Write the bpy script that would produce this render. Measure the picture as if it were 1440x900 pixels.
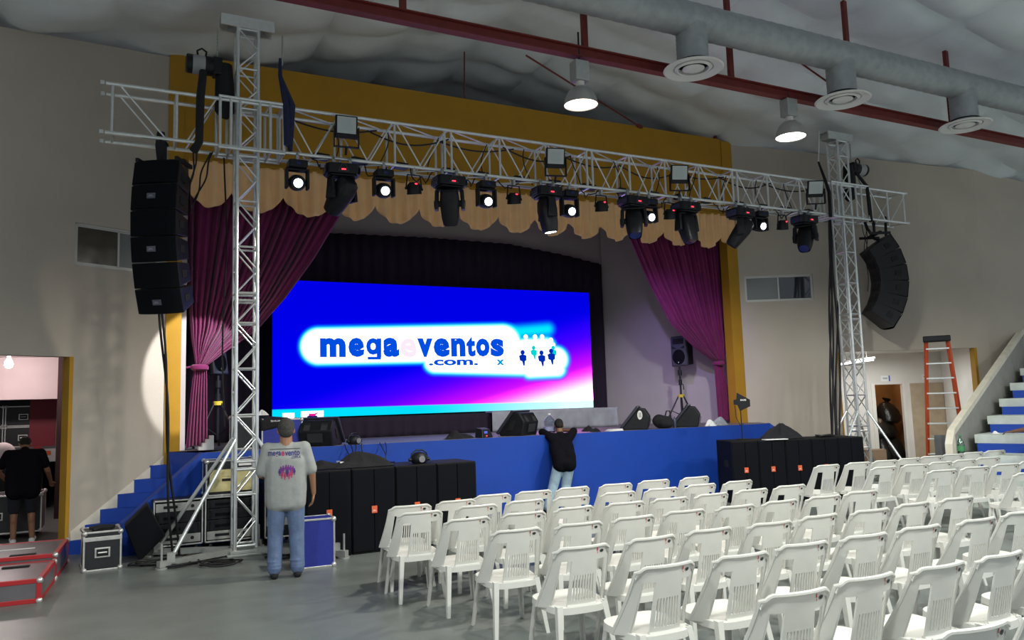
import bpy, math, random
from mathutils import Vector, Matrix
from mathutils.bvhtree import BVHTree
for o in list(bpy.data.objects): bpy.data.objects.remove(o)
random.seed(7)
SC = bpy.context.scene
COL = SC.collection
R = math.radians
# ------------------------------------------------------------------ camera
FPX, PITCH, YAW, ROLL, CAMH = 1105.8, 6.09, 26.87, 1.77, 1.85
_p, _y, _r = R(PITCH), R(YAW), R(ROLL)
FWD = Vector((math.sin(_y)*math.cos(_p), math.cos(_y)*math.cos(_p), math.sin(_p)))
_r0 = Vector((math.cos(_y), -math.sin(_y), 0)); _u0 = _r0.cross(FWD)
RT = _r0*math.cos(_r) - _u0*math.sin(_r); UP = RT.cross(FWD)
CAMP = Vector((0, 0, CAMH))
cd = bpy.data.cameras.new('camera'); cam = bpy.data.objects.new('camera', cd); COL.objects.link(cam)
cd.sensor_width = 36; cd.lens = FPX/1440*36; cd.clip_start = .05; cd.clip_end = 200
cam.matrix_world = Matrix((( RT.x, UP.x, -FWD.x, 0), (RT.y, UP.y, -FWD.y, 0), (RT.z, UP.z, -FWD.z, CAMH), (0, 0, 0, 1)))
SC.camera = cam
# ------------------------------------------------------------------ light settings
EXPOSURE = 0.0
LAMP_W = 930.0
AMBIENT = 0.56
SC.view_settings.view_transform = 'Standard'; SC.view_settings.look = 'None'
SC.view_settings.gamma = 1; SC.view_settings.use_curve_mapping = False; SC.view_settings.exposure = EXPOSURE
wd = bpy.data.worlds.new('hall_air'); SC.world = wd; wd.use_nodes = True
wd.node_tree.nodes['Background'].inputs[0].default_value = (.85, .92, 1, 1)
wd.node_tree.nodes['Background'].inputs[1].default_value = AMBIENT
SC.cycles.max_bounces = 8
SC.cycles.sample_clamp_indirect = 4

def light(name, kind, loc, power, color=(1, 1, 1), target=None, size=.2, angle=60, blend=.3, parent=None):
    l = bpy.data.lights.new(name, kind); l.energy = power; l.color = color
    if kind == 'SPOT': l.spot_size = R(angle); l.spot_blend = blend; l.shadow_soft_size = size
    elif kind == 'AREA': l.size = size
    else: l.shadow_soft_size = size
    o = bpy.data.objects.new(name, l); COL.objects.link(o); o.location = loc
    if target is not None:
        o.rotation_euler = (Vector(target)-Vector(loc)).to_track_quat('-Z', 'Y').to_euler()
    if parent: o.parent = parent
    return o
# ------------------------------------------------------------------ points measured on the photograph, placed at their own depth
def ray(x, y): return (FWD*FPX + RT*(x-720) + UP*(450-y)).normalized()
def at(x, y, Y): d = ray(x, y); return CAMP + d*(Y/d.y)
def atz(x, y, z): d = ray(x, y); return CAMP + d*((z-CAMH)/d.z)
def atplane(x, y, P0, n):
    d = ray(x, y); n = Vector(n); return CAMP + d*((Vector(P0)-CAMP).dot(n)/d.dot(n))
# ------------------------------------------------------------------ materials
def srgb(r, g, b):
    f = lambda c: (c/255/12.92) if c/255 <= .04045 else ((c/255+.055)/1.055)**2.4
    return (f(r), f(g), f(b), 1)
MATS = {}
def mat(name, color, rough=.6, metal=0., noise=0., scale=6., bump=0., bscale=40., emit=None, estr=1., trans=0., spec=.5, sheen=0., ior=1.45):
    if name in MATS: return MATS[name]
    m = bpy.data.materials.new(name); m.use_nodes = True; nt = m.node_tree; b = nt.nodes['Principled BSDF']
    c = tuple(color) if len(color) == 4 else tuple(color)+(1,)
    b.inputs['Base Color'].default_value = c; b.inputs['Roughness'].default_value = rough; b.inputs['Metallic'].default_value = metal
    b.inputs['Specular IOR Level'].default_value = spec; b.inputs['Transmission Weight'].default_value = trans; b.inputs['IOR'].default_value = ior
    b.inputs['Sheen Weight'].default_value = sheen
    if noise or bump:
        tc = nt.nodes.new('ShaderNodeTexCoord')
    if noise:
        n = nt.nodes.new('ShaderNodeTexNoise'); n.inputs['Scale'].default_value = scale; n.inputs['Detail'].default_value = 5
        nt.links.new(tc.outputs['Object'], n.inputs['Vector'])
        mr = nt.nodes.new('ShaderNodeMapRange'); mr.inputs[1].default_value = .3; mr.inputs[2].default_value = .7
        mr.inputs[3].default_value = 1-noise; mr.inputs[4].default_value = 1+noise
        nt.links.new(n.outputs['Fac'], mr.inputs[0])
        mx = nt.nodes.new('ShaderNodeMix'); mx.data_type = 'RGBA'; mx.blend_type = 'MULTIPLY'; mx.inputs[0].default_value = 1
        mx.inputs[6].default_value = c; nt.links.new(mr.outputs[0], mx.inputs[7]); nt.links.new(mx.outputs[2], b.inputs['Base Color'])
    if bump:
        n2 = nt.nodes.new('ShaderNodeTexNoise'); n2.inputs['Scale'].default_value = bscale; n2.inputs['Detail'].default_value = 6
        nt.links.new(tc.outputs['Object'], n2.inputs['Vector'])
        bp = nt.nodes.new('ShaderNodeBump'); bp.inputs['Strength'].default_value = bump; bp.inputs['Distance'].default_value = .02
        nt.links.new(n2.outputs['Fac'], bp.inputs['Height']); nt.links.new(bp.outputs['Normal'], b.inputs['Normal'])
    if emit is not None:
        b.inputs['Emission Color'].default_value = tuple(emit)[:3]+(1,); b.inputs['Emission Strength'].default_value = estr
    MATS[name] = m; return m
def glass(name, tint=(.9, .95, .95), mixf=.85):
    if name in MATS: return MATS[name]
    m = bpy.data.materials.new(name); m.use_nodes = True; nt = m.node_tree; nt.nodes.clear()
    o = nt.nodes.new('ShaderNodeOutputMaterial'); t = nt.nodes.new('ShaderNodeBsdfTransparent'); g = nt.nodes.new('ShaderNodeBsdfGlossy'); x = nt.nodes.new('ShaderNodeMixShader')
    t.inputs[0].default_value = tuple(tint)+(1,); g.inputs['Roughness'].default_value = .03; x.inputs[0].default_value = 1-mixf
    nt.links.new(t.outputs[0], x.inputs[1]); nt.links.new(g.outputs[0], x.inputs[2]); nt.links.new(x.outputs[0], o.inputs[0]); MATS[name] = m; return m
WALL = mat('wall_paint', (.49, .435, .37), .85, noise=.06, scale=1.2, bump=.15, bscale=60)
MUSTARD = mat('mustard_paint', (.43, .225, .013), .75, noise=.08, scale=2, bump=.1)
BLUE = mat('blue_paint', (.004, .050, .37), .55, noise=.1, scale=1.6, bump=.08)
WHITEP = mat('white_paint', (.72, .69, .64), .75, noise=.06, scale=3, bump=.1)
CREAM = mat('cream_paint', (.74, .69, .57), .75, noise=.1, scale=5, bump=.1)
FLOORM = mat('floor_concrete', (.15, .168, .160), .36, noise=.14, scale=2.2, bump=.05, bscale=25)
ROOFM = mat('roof_insulation', (.74, .79, .82), .55, noise=.07, scale=1.5, bump=.25, bscale=7)
REDST = mat('red_steel', (.16, .022, .018), .55, noise=.15, scale=9)
DUCT = mat('galvanised_duct', (.34, .36, .37), .5, metal=.35, noise=.12, scale=8)
ALU = mat('truss_aluminium', (.74, .77, .77), .34, metal=.75, noise=.06, scale=15)
ALUD = mat('dull_steel', (.40, .42, .40), .5, metal=.5, noise=.1, scale=12)
BLACK = mat('black_shell', (.009, .010, .013), .45, noise=.2, scale=20, spec=.35)
BLACKM = mat('black_matte', (.010, .010, .012), .8, noise=.2, scale=30)
GRILLE = mat('speaker_grille', (.006, .007, .010), .85, bump=.4, bscale=300, spec=.12)
CARPET = mat('speaker_carpet', (.007, .007, .008), .6, bump=.3, bscale=160, spec=.2)
CASEBLK = mat('case_laminate', (.018, .019, .022), .4, noise=.15, scale=18)
CASEBLUE = mat('case_blue', (.018, .03, .28), .55, noise=.1, scale=12)
EDGE = mat('case_aluminium', (.62, .62, .60), .38, metal=.7, noise=.1, scale=20)
MAROON = mat('maroon_velvet', (.175, .011, .088), .85, noise=.12, scale=5, sheen=.15)
GOLD = mat('gold_satin', (.92, .58, .29), .6, noise=.06, scale=4)
DARKDR = mat('dark_drape', (.020, .012, .030), .9, noise=.1, scale=5)
PLASTIC = mat('white_plastic', (.67, .665, .625), .38, noise=.025, scale=9)
REDLED = mat('red_led', (.5, .01, .02), emit=(1, .03, .06), estr=3)
LENS = mat('lit_lens', (.8, .85, 1), emit=(.78, .88, 1), estr=9)
LENSOFF = mat('blue_coated_lens', (.03, .04, .16), .08, spec=.8)
PAPER = mat('white_paper', (.8, .8, .8), .7)
CABLE = mat('black_cable', (.008, .008, .009), .55)
SKIN = mat('skin', (.30, .15, .085), .55, noise=.06, scale=15)
SKIND = mat('skin_tanned', (.20, .10, .058), .55, noise=.06, scale=15)
HAIRB = mat('black_hair', (.012, .010, .009), .75, bump=.6, bscale=120)
HAIRG = mat('greying_hair', (.045, .043, .040), .8, bump=.6, bscale=120, noise=.35, scale=60)
# ------------------------------------------------------------------ mesh building
class MB:
    def __init__(s): s.v = []; s.f = []; s.mi = []; s.M = Matrix.Identity(4); s.m = 0
    def add(s, vs, fs):
        b = len(s.v); s.v += [tuple(s.M @ Vector(p)) for p in vs]
        for f in fs: s.f.append([i+b for i in f]); s.mi.append(s.m)
        return s
    def box(s, c, d, rot=None):
        hx, hy, hz = d[0]/2, d[1]/2, d[2]/2
        vs = [Vector((x, y, z)) for x in (-hx, hx) for y in (-hy, hy) for z in (-hz, hz)]
        if rot is not None: vs = [rot @ p for p in vs]
        c = Vector(c)
        return s.add([p+c for p in vs], [(0, 1, 3, 2), (4, 6, 7, 5), (0, 4, 5, 1), (2, 3, 7, 6), (0, 2, 6, 4), (1, 5, 7, 3)])
    def bx(s, x0, x1, y0, y1, z0, z1): return s.box(((x0+x1)/2, (y0+y1)/2, (z0+z1)/2), (abs(x1-x0), abs(y1-y0), abs(z1-z0)))
    def hexa(s, p):  # 8 points: bottom loop then top loop
        return s.add(p, [(3, 2, 1, 0), (4, 5, 6, 7), (0, 1, 5, 4), (1, 2, 6, 5), (2, 3, 7, 6), (3, 0, 4, 7)])
    def tube(s, pts, r, n=8, caps=True, closed=False):
        pts = [Vector(p) for p in pts]; k = len(pts); rs = r if isinstance(r, (list, tuple)) else [r]*k
        vs = []; fs = []; last = None
        for i, p in enumerate(pts):
            t = (pts[min(i+1, k-1)]-pts[max(i-1, 0)])
            if closed: t = pts[(i+1) % k]-pts[i-1]
            t = t.normalized() if t.length > 1e-9 else Vector((0, 0, 1))
            if last is None:
                a = Vector((0, 0, 1)) if abs(t.z) < .9 else Vector((1, 0, 0)); u = t.cross(a).normalized()
            else:
                u = last - t*last.dot(t); u = u.normalized() if u.length > 1e-6 else t.orthogonal().normalized()
            last = u; w = t.cross(u)
            for j in range(n):
                a = 2*math.pi*j/n; vs.append(p + u*math.cos(a)*rs[i] + w*math.sin(a)*rs[i])
        for i in range(k-1 if not closed else k):
            for j in range(n):
                a, b2 = i*n+j, i*n+(j+1) % n; c, d = ((i+1) % k)*n+(j+1) % n, ((i+1) % k)*n+j
                fs.append((a, b2, c, d))
        if caps and not closed: fs.append(tuple(range(n-1, -1, -1))); fs.append(tuple((k-1)*n+j for j in range(n)))
        return s.add(vs, fs)
    def cyl(s, p0, p1, r0, r1=None, n=20): return s.tube([p0, p1], [r0, r0 if r1 is None else r1], n)
    def lathe(s, prof, c=(0, 0, 0), axis=None, n=28):
        q = Vector((0, 0, 1)).rotation_difference(Vector(axis).normalized()).to_matrix() if axis is not None else Matrix.Identity(3)
        c = Vector(c); vs = []; fs = []; k = len(prof)
        for (r, z) in prof:
            for j in range(n):
                a = 2*math.pi*j/n; vs.append(c + q @ Vector((r*math.cos(a), r*math.sin(a), z)))
        for i in range(k-1):
            for j in range(n): fs.append((i*n+j, i*n+(j+1) % n, (i+1)*n+(j+1) % n, (i+1)*n+j))
        if prof[0][0] > 1e-6: fs.append(tuple(range(n-1, -1, -1)))
        if prof[-1][0] > 1e-6: fs.append(tuple((k-1)*n+j for j in range(n)))
        return s.add(vs, fs)
    def sphere(s, c, r, n=14, m=9, rot=None):
        rx, ry, rz = r if isinstance(r, (list, tuple)) else (r, r, r); vs = []; fs = []; c = Vector(c)
        for i in range(m+1):
            th = math.pi*i/m
            for j in range(n):
                a = 2*math.pi*j/n; p = Vector((rx*math.sin(th)*math.cos(a), ry*math.sin(th)*math.sin(a), rz*math.cos(th)))
                vs.append(c + (rot @ p if rot is not None else p))
        for i in range(m):
            for j in range(n): fs.append((i*n+j, (i+1)*n+j, (i+1)*n+(j+1) % n, i*n+(j+1) % n))
        return s.add(vs, fs)
    def capsule(s, p0, p1, r0, r1, n=12):
        p0, p1 = Vector(p0), Vector(p1); d = p1-p0; L = d.length
        prof = [(r0*math.sin(a), -r0*math.cos(a)) for a in [math.pi/2*i/4 for i in range(5)]] + [(r1*math.cos(a), L+r1*math.sin(a)) for a in [math.pi/2*i/4 for i in range(5)]]
        return s.lathe(prof, p0, d, n)
    def prism(s, poly, h, M=None):  # poly in local xy, extruded along z by h
        n = len(poly); vs = [Vector((x, y, 0)) for x, y in poly]+[Vector((x, y, h)) for x, y in poly]
        if M is not None: vs = [M @ p for p in vs]
        return s.add(vs, [tuple(range(n-1, -1, -1)), tuple(range(n, 2*n))]+[(i, (i+1) % n, n+(i+1) % n, n+i) for i in range(n)])
    def grid(s, rows):
        b = len(rows[0]); vs = [p for r in rows for p in r]
        return s.add(vs, [(i*b+j, i*b+j+1, (i+1)*b+j+1, (i+1)*b+j) for i in range(len(rows)-1) for j in range(b-1)])
    def build(s, name, mats, parent=None, smooth=False, bevel=0, solid=0, loc=None, rz=None):
        me = bpy.data.meshes.new(name); me.from_pydata(s.v, [], s.f); me.update()
        for m in (mats if isinstance(mats, (list, tuple)) else [mats]): me.materials.append(m)
        for p, i in zip(me.polygons, s.mi): p.material_index = i
        if smooth:
            me.polygons.foreach_set('use_smooth', [True]*len(me.polygons)); me.set_sharp_from_angle(angle=R(40))
        o = bpy.data.objects.new(name, me); COL.objects.link(o)
        if parent is not None: o.parent = parent
        if loc is not None: o.location = loc
        if rz is not None: o.rotation_euler.z = rz
        if solid: q = o.modifiers.new('thickness', 'SOLIDIFY'); q.thickness = solid; q.offset = 0
        if bevel: q = o.modifiers.new('soft_edges', 'BEVEL'); q.width = bevel; q.segments = 2; q.limit_method = 'ANGLE'
        return o
def tag(o, label, cat, group=None, kind=None):
    o['label'] = label; o['category'] = cat
    if group: o['group'] = group
    if kind: o['kind'] = kind
    return o
def thing(name, label, cat, loc=(0, 0, 0), rz=0, group=None):
    o = bpy.data.objects.new(name, None); COL.objects.link(o); o.location = loc; o.rotation_euler.z = rz
    o.empty_display_size = .1
    return tag(o, label, cat, group)
KIDS = {}
def children(o): return [c for c in bpy.data.objects if c.parent == o]
def dup(root, loc, rz=None, label=None, group=None, rot=None):
    r = root.copy(); COL.objects.link(r); r.location = loc
    if rz is not None: r.rotation_euler.z = rz
    if rot is not None: r.rotation_euler = rot
    if label: r['label'] = label
    if group: r['group'] = group
    key = root.name
    if key not in KIDS: KIDS[key] = [(c, children(c)) for c in children(root)]
    for ch, gs in KIDS[key]:
        c = ch.copy(); COL.objects.link(c); c.parent = r
        for g in gs:
            d = g.copy(); COL.objects.link(d); d.parent = c
    return r
def struct(name, mb, m, parent=None, **k):
    o = mb.build(name, m, parent, **k)
    if parent is None: o['kind'] = 'structure'
    return o
def text_mesh(s, bold=0.0):
    c = bpy.data.curves.new('lettering', 'FONT'); c.body = s; c.size = 1; c.offset = bold; c.resolution_u = 3
    o = bpy.data.objects.new('lettering', c); COL.objects.link(o)
    dg = bpy.context.evaluated_depsgraph_get(); ev = o.evaluated_get(dg); me = ev.to_mesh()
    vs = [(v.co.x, v.co.y) for v in me.vertices]; fs = [tuple(p.vertices) for p in me.polygons]
    ev.to_mesh_clear(); bpy.data.objects.remove(o); bpy.data.curves.remove(c)
    return vs, fs
def text_fit(mb, s, x0, x1, y0, y1, M, bold=0.0):
    """letters of s stretched into the box x0..x1, y0..y1 of the plane M"""
    vs, fs = text_mesh(s, bold)
    ax, bx = min(v[0] for v in vs), max(v[0] for v in vs); ay, by = min(v[1] for v in vs), max(v[1] for v in vs)
    mb.add([M @ Vector((x0+(x-ax)/(bx-ax)*(x1-x0), y0+(y-ay)/(by-ay)*(y1-y0), 0)) for x, y in vs], fs)
def frame(o, x, y):  # plane with local x, y directions
    x = Vector(x).normalized(); y = Vector(y).normalized(); z = x.cross(y)
    return Matrix(((x.x, y.x, z.x, o[0]), (x.y, y.y, z.y, o[1]), (x.z, y.z, z.z, o[2]), (0, 0, 0, 1)))
ORD = ['first', 'second', 'third', 'fourth', 'fifth', 'sixth', 'seventh', 'eighth', 'ninth', 'tenth']
# ================================================================== THE HALL
def roof(X): return 7.52-.187*(X-12.29) if X > 6.5 else 8.6-.187*(6.5-X)
def wall(name, P, d, L, th, holes, m, base=0., top=None, parent=None):
    """wall standing on the line P + s*d, openings (s0,s1,z0,z1) cut through it, its thickness on the far side"""
    P = Vector((P[0], P[1], 0)); d = Vector((d[0], d[1], 0)).normalized(); n = Vector((-d.y, d.x, 0))
    if n.y < 0: n = -n
    top = top or (lambda p: roof(p.x))
    ss = sorted({0, L, *[h[0] for h in holes], *[h[1] for h in holes]}); zs = sorted({base, *[h[2] for h in holes], *[h[3] for h in holes]})
    mb = MB()
    for a, b in zip(ss, ss[1:]):
        for i, z0 in enumerate(zs):
            z1 = zs[i+1] if i+1 < len(zs) else None
            cs, cz = (a+b)/2, z0+.01
            if any(h[0] < cs < h[1] and h[2] <= cz < h[3] for h in holes): continue
            pa, pb = P+d*a, P+d*b; za, zb = (top(pa), top(pb)) if z1 is None else (z1, z1)
            q = [pa, pb, pb+n*th, pa+n*th]
            mb.hexa([Vector((p.x, p.y, z0)) for p in q]+[Vector((p.x, p.y, z)) for p, z in zip(q, (za, zb, zb, za))])
    return struct(name, mb, m, parent)
struct('floor', MB().bx(-14, 26, -8, 26, -.2, 0), FLOORM)
# quilted insulation under the gable roof
rows = []
NX, NY = 230, 170
for j in range(NY+1):
    Y = -4+21.5*j/NY; r_ = []
    for i in range(NX+1):
        X = -6+28*i/NX; u, v = X/1.5, Y/1.25
        s = abs(math.sin(math.pi*u))**.5*abs(math.sin(math.pi*v))**.5
        w = .018*math.sin(7.3*X+2.1*Y)+.014*math.sin(3.1*X-9.7*Y)
        r_.append((X, Y, roof(X)-.27*s*(.75+.25*math.sin(1.7*u+2.3*v))+w*s+.20))
    rows.append(r_)
struct('ceiling', MB().grid(rows), ROOFM, smooth=True, solid=.03)
PL, DL = Vector((.68, 13.1, 0)), Vector((-math.cos(R(26)), -math.sin(R(26)), 0))
PR, DR = Vector((12.27, 13.1, 0)), Vector((math.cos(R(30)), -math.sin(R(30)), 0))
CR = PR+DR*5.25; DE = Vector((math.sin(R(105)), math.cos(R(105)), 0))
wall('wall_left', PL, DL, 8, .16, [(.10, 1.36, 3.99, 4.6), (1.34, 3.7, 0, 2.69)], WALL)
wall('wall_right', PR, DR, 5.25, .16, [(.14, 1.62, 3.92, 4.5), (2.03, 4.97, 0, 2.75)], WALL)
wall('wall_side', CR, DE, 6, .16, [], WALL)
# sliding windows set in the upper walls
FRAMEM = mat('window_aluminium', (.55, .55, .52), .45, metal=.4)
PANE_G = mat('frosted_pane', (.20, .215, .21), .18, spec=.6)
PANE_D = mat('dusty_dark_pane', (.058, .050, .036), .22, spec=.6, noise=.1)
PANE_C = mat('dark_reflecting_pane', (.03, .035, .045), .06, spec=.9)
def window(name, P, d, s0, s1, z0, z1, panes):
    d = d.normalized(); n = Vector((-d.y, d.x, 0)); n = -n if n.y < 0 else n
    M = frame(P+d*s0+n*.05+Vector((0, 0, z0)), d if d.x > 0 else -d, (0, 0, 1))
    if d.x < 0: M = frame(P+d*s1+n*.05+Vector((0, 0, z0)), -d, (0, 0, 1))
    L, H = s1-s0, z1-z0; mb = MB(); mb.M = M
    for a in ((0, L, 0, .03), (0, L, H-.03, H), (0, .03, 0, H), (L-.03, L, 0, H)): mb.bx(a[0], a[1], a[2], a[3], -.03, .03)
    k = len(panes); root = mb.build(name, FRAMEM); root['kind'] = 'structure'
    for i, pm in enumerate(panes):
        a, b = .03+(L-.06)*i/k, .03+(L-.06)*(i+1)/k
        p = MB(); p.M = M; zz = -.012 if i % 2 else .006; p.bx(a, b, .03, H-.03, zz, zz+.005); pn = p.build('pane', pm, root)
        f = MB(); f.M = M
        for q in ((a-.012, b+.012, .03, .05), (a-.012, b+.012, H-.05, H-.03), (a-.012, a+.016, .03, H-.03), (b-.016, b+.012, .03, H-.03)): f.bx(q[0], q[1], q[2], q[3], zz-.004, zz+.016)
        f.build('sash', FRAMEM, root)
    return root
window('window_1', PL, DL, .10, 1.36, 3.99, 4.6, [PANE_D, PANE_G])
window('window_2', PR, DR, .14, 1.62, 3.92, 4.5, [PANE_G, PANE_C])
# ochre reveals of the two doorways
nL = Vector((-.438, .899, 0)); nR = Vector((.5, .866, 0))
def reveal(name, P, d, n, s, w, z1):
    mb = MB(); a, b = P+d*s, P+d*(s+w); a2, b2 = a+n*.19, b+n*.19; a1, b1 = a-n*.012, b-n*.012
    mb.hexa([Vector((p.x, p.y, z)) for z in (0, z1) for p in (a1, b1, b2, a2)])
    return struct(name, mb, MUSTARD)
reveal('trim_1', PL, DL, nL, 1.34, .05, 2.69); reveal('trim_2', PR, DR, nR, 4.92, .05, 2.75); reveal('trim_3', PR, DR, nR, 2.03, .03, 2.75)
# proscenium: ochre columns and header
t = MB(); t.bx(.68, .90, 13.08, 13.32, 1.0, 7.62); t.bx(12.0, 12.29, 13.08, 13.32, 1.0, 7.56); t.bx(.90, 12.0, 13.1, 13.3, 5.82, 7.60)
struct('trim_4', t, MUSTARD)
# ------------------------------------------------------------------ stage
STGTOP = mat('stage_top', (.16, .15, .17), .5, noise=.15, scale=4)
ST = 1.29; SF = 12.2
m = MB(); plan = [(1.15, SF), (12.05, SF), (12.5, 13.0), (12.6, 17), (.72, 17), (.72, 13.05)]
m.prism(plan, ST); fs = m.mi
m.mi[1] = 1
struct('floor_stage', m, [BLUE, STGTOP])
SWALL = mat('stage_wall', (.46, .43, .44), .85, noise=.05, scale=1.5)
struct('wall_stage_left', MB().bx(.9, .99, 13.34, 16.2, ST, 7.0), SWALL)
wall('wall_stage_right', (10.75, 16.2), Vector((12.66, 13.3, 0))-Vector((10.75, 16.2, 0)), 3.47, .12, [], SWALL, 0, lambda p: 7.0)
struct('wall_stage_back', MB().bx(.6, 13, 16.25, 16.4, 0, 9.2), SWALL)
struct('ceiling_stage', MB().bx(.7, 12.7, 13.31, 16.3, 6.9, 7.0), SWALL)
A_, B_ = Vector((.13, 11.87, 0)), Vector((1.15, 12.2, 0))
def seg_hit(W, dv, A, B):
    e = B-A; den = dv.x*e.y-dv.y*e.x; return ((A.x-W.x)*e.y-(A.y-W.y)*e.x)/den
rd = Vector((math.sin(R(107)), math.cos(R(107)), 0)); H0 = ST/7
pxs = [98, 119, 140, 164, 187, 209.5, 231.7]
Ws = [atplane(px, 700, PL-nL*.004, nL) for px in pxs]; Ws = [Vector((w.x, w.y, 0)) for w in Ws]
m = MB()
for i in range(6):
    Wa, Wb = Ws[i], Ws[i+1]
    Qa, Qb = [w+rd*min(max(seg_hit(w, rd, A_, B_), .3), .95) for w in (Wa, Wb)]
    m.hexa([Vector((p.x, p.y, z)) for z in (0, H0*(i+1)) for p in (Qa, Qb, Wb, Wa)])
Wl = Ws[6]; Qa = Wl+rd*min(max(seg_hit(Wl, rd, A_, B_), .3), .95)
m.hexa([Vector((p[0], p[1], z)) for z in (0, ST) for p in (Qa, (1.15, 12.2), (.72, 13.1), Wl)])
struct('floor_stairs', m, BLUE)
def parapet(name, A, B, za, zb, th):
    d = (B-A).normalized(); n = Vector((-d.y, d.x, 0)); n = n if n.y > 0 else -n; m = MB(); q = [A, B, B+n*th, A+n*th]
    m.hexa([Vector((p.x, p.y, 0)) for p in q]+[Vector((p.x, p.y, z)) for p, z in zip(q, (za, zb, zb, za))])
    return struct(name, m, BLUE)
parapet('wall_stair', A_, B_, .43, ST+.005, .13)
parapet('wall_stair_far', Vector((13.3, 11.75, 0)), Vector((12.05, 12.2, 0)), .35, ST+.005, .13)
# white painted skirting that follows the steps up the wall
m = MB(); poly = [(98.7, 748), (225.6, 645.4), (231, 640), (236, 641), (236.5, 655), (231, 662), (208, 680), (186, 698), (162, 717), (140, 738), (118, 758), (98.7, 766)]
pp = [atplane(x, y, PL-nL*.012, nL) for x, y in poly]; k = len(pp)
m.add(pp+[p+nL*.010 for p in pp], [tuple(range(k)), tuple(range(2*k-1, k-1, -1))]+[(i, k+i, k+(i+1) % k, (i+1) % k) for i in range(k)])
struct('baseboard_stairs', m, CREAM)
# ------------------------------------------------------------------ room behind the far-left doorway
PINKW = mat('store_room_paint', (.60, .50, .50), .8, noise=.05, scale=2)
struct('wall_store_back', MB().bx(-9, 1.2, 17.6, 17.8, 2.22, 3.1).bx(-.72, 1.2, 17.6, 17.8, 0, 2.22), PINKW)
struct('wall_store_side', MB().bx(.45, .58, 13.3, 17.6, 0, 3.05), PINKW)
struct('ceiling_store', MB().hexa([(-9, 8.9, 3.02), (.25, 13.1, 3.02), (.5, 17.7, 3.02), (-9, 17.7, 3.02), (-9, 8.9, 3.12), (.25, 13.1, 3.12), (.5, 17.7, 3.12), (-9, 17.7, 3.12)]), PINKW)
t = thing('ceiling_bulb', 'bare glowing light bulb under the ceiling of the store room', 'light bulb', (at(12, 519, 16.4).x, 16.4, 3.02))
MB().cyl((0, 0, 0), (0, 0, -.05), .05, .04).build('socket', WHITEP, t, smooth=True)
MB().lathe([(.0, -.05), (.028, -.06), (.034, -.10), (.06, -.15), (.072, -.20), (.055, -.255), (0, -.275)], n=20).build('bulb', mat('bulb_glow', (1, 1, 1), emit=(1, .88, .82), estr=12), t, smooth=True)
light('bulb_light', 'POINT', (0, 0, -.34), 62, (1, .86, .84), size=.08, parent=t)
# ------------------------------------------------------------------ lobby behind the doorway right of the stage
RW = mat('lobby_paint', (.70, .66, .62), .8, noise=.04, scale=2)
LB = PR+nR*3.2; LB.z = 0
def lob(s, back=0.0): return LB+DR*s+nR*back
doorA = [atplane(x, 560, LB, nR) for x in (1231, 1270)]; sA = [(p-LB).dot(DR) for p in doorA]
doorB = [atplane(x, 560, LB, nR) for x in (1281, 1327)]; sB = [(p-LB).dot(DR) for p in doorB]
wall('wall_lobby', LB-DR*1, DR, 9, .12, [(sA[0]+1, sA[1]+1, 0, 2.05)], RW, 0, lambda p: 2.9)
wall('wall_lobby_side', PR+DR*1.7+nR*.16, nR, 3.1, .1, [], RW, 0, lambda p: 2.9)
ea = PR+DR*5.2+nR*.17; eb = LB+DR*(sB[1]+.12)
wall('wall_lobby_end', ea, eb-ea, (eb-ea).length, .1, [], RW, 0, lambda p: 2.9)
m = MB(); q = [PR+DR*1.6+nR*.17, PR+DR*5.4+nR*.17, PR+DR*5.6+nR*3.2, PR+DR*1.4+nR*3.2]
m.hexa([Vector((p.x, p.y, z)) for z in (2.84, 2.94) for p in q]); struct('ceiling_lobby', m, RW)
BROWN = mat('closet_brown', (.30, .16, .06), .8, noise=.1)
m = MB(); q = [lob(sA[0]-.1, 1.6), lob(sA[1]+.4, 1.6), lob(sA[1]+.4, 1.7), lob(sA[0]-.1, 1.7)]
m.hexa([Vector((p.x, p.y, z)) for z in (0, 2.4) for p in q])
for s in (sA[0]-.12, sA[1]+.4):
    q = [lob(s, .13), lob(s+.08, .13), lob(s+.08, 1.7), lob(s, 1.7)]; m.hexa([Vector((p.x, p.y, z)) for z in (0, 2.4) for p in q])
q = [lob(sA[0]-.1, .13), lob(sA[1]+.4, .13), lob(sA[1]+.4, 1.7), lob(sA[0]-.1, 1.7)]; m.hexa([Vector((p.x, p.y, z)) for z in (2.4, 2.45) for p in q])
struct('wall_closet', m, BROWN)
cl = LB+DR*((sA[0]+sA[1])/2)+nR*.8
light('closet_light', 'POINT', (cl.x, cl.y, 2.2), 9, (1, .8, .55), size=.1)
def slab(name, s0, s1, z0, z1, mm, off=.02, th=.03):
    m = MB(); q = [lob(s0, -off-th), lob(s1, -off-th), lob(s1, -off), lob(s0, -off)]; m.hexa([Vector((p.x, p.y, z)) for z in (z0, z1) for p in q]); return m.build(name, mm)
d2 = slab('door_2', sB[0], sB[1], 0.01, 2.06, mat('beige_door', (.42, .33, .23), .6, noise=.08), .0); d2['kind'] = 'structure'
for k, (s0, s1) in enumerate(((sA[0]-.09, sA[0]), (sA[1], sA[1]+.05))):
    o = slab('trim_%d' % (5+k), s0, s1, 0, 2.09, WHITEP, .0, .02); o['kind'] = 'structure'
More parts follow.
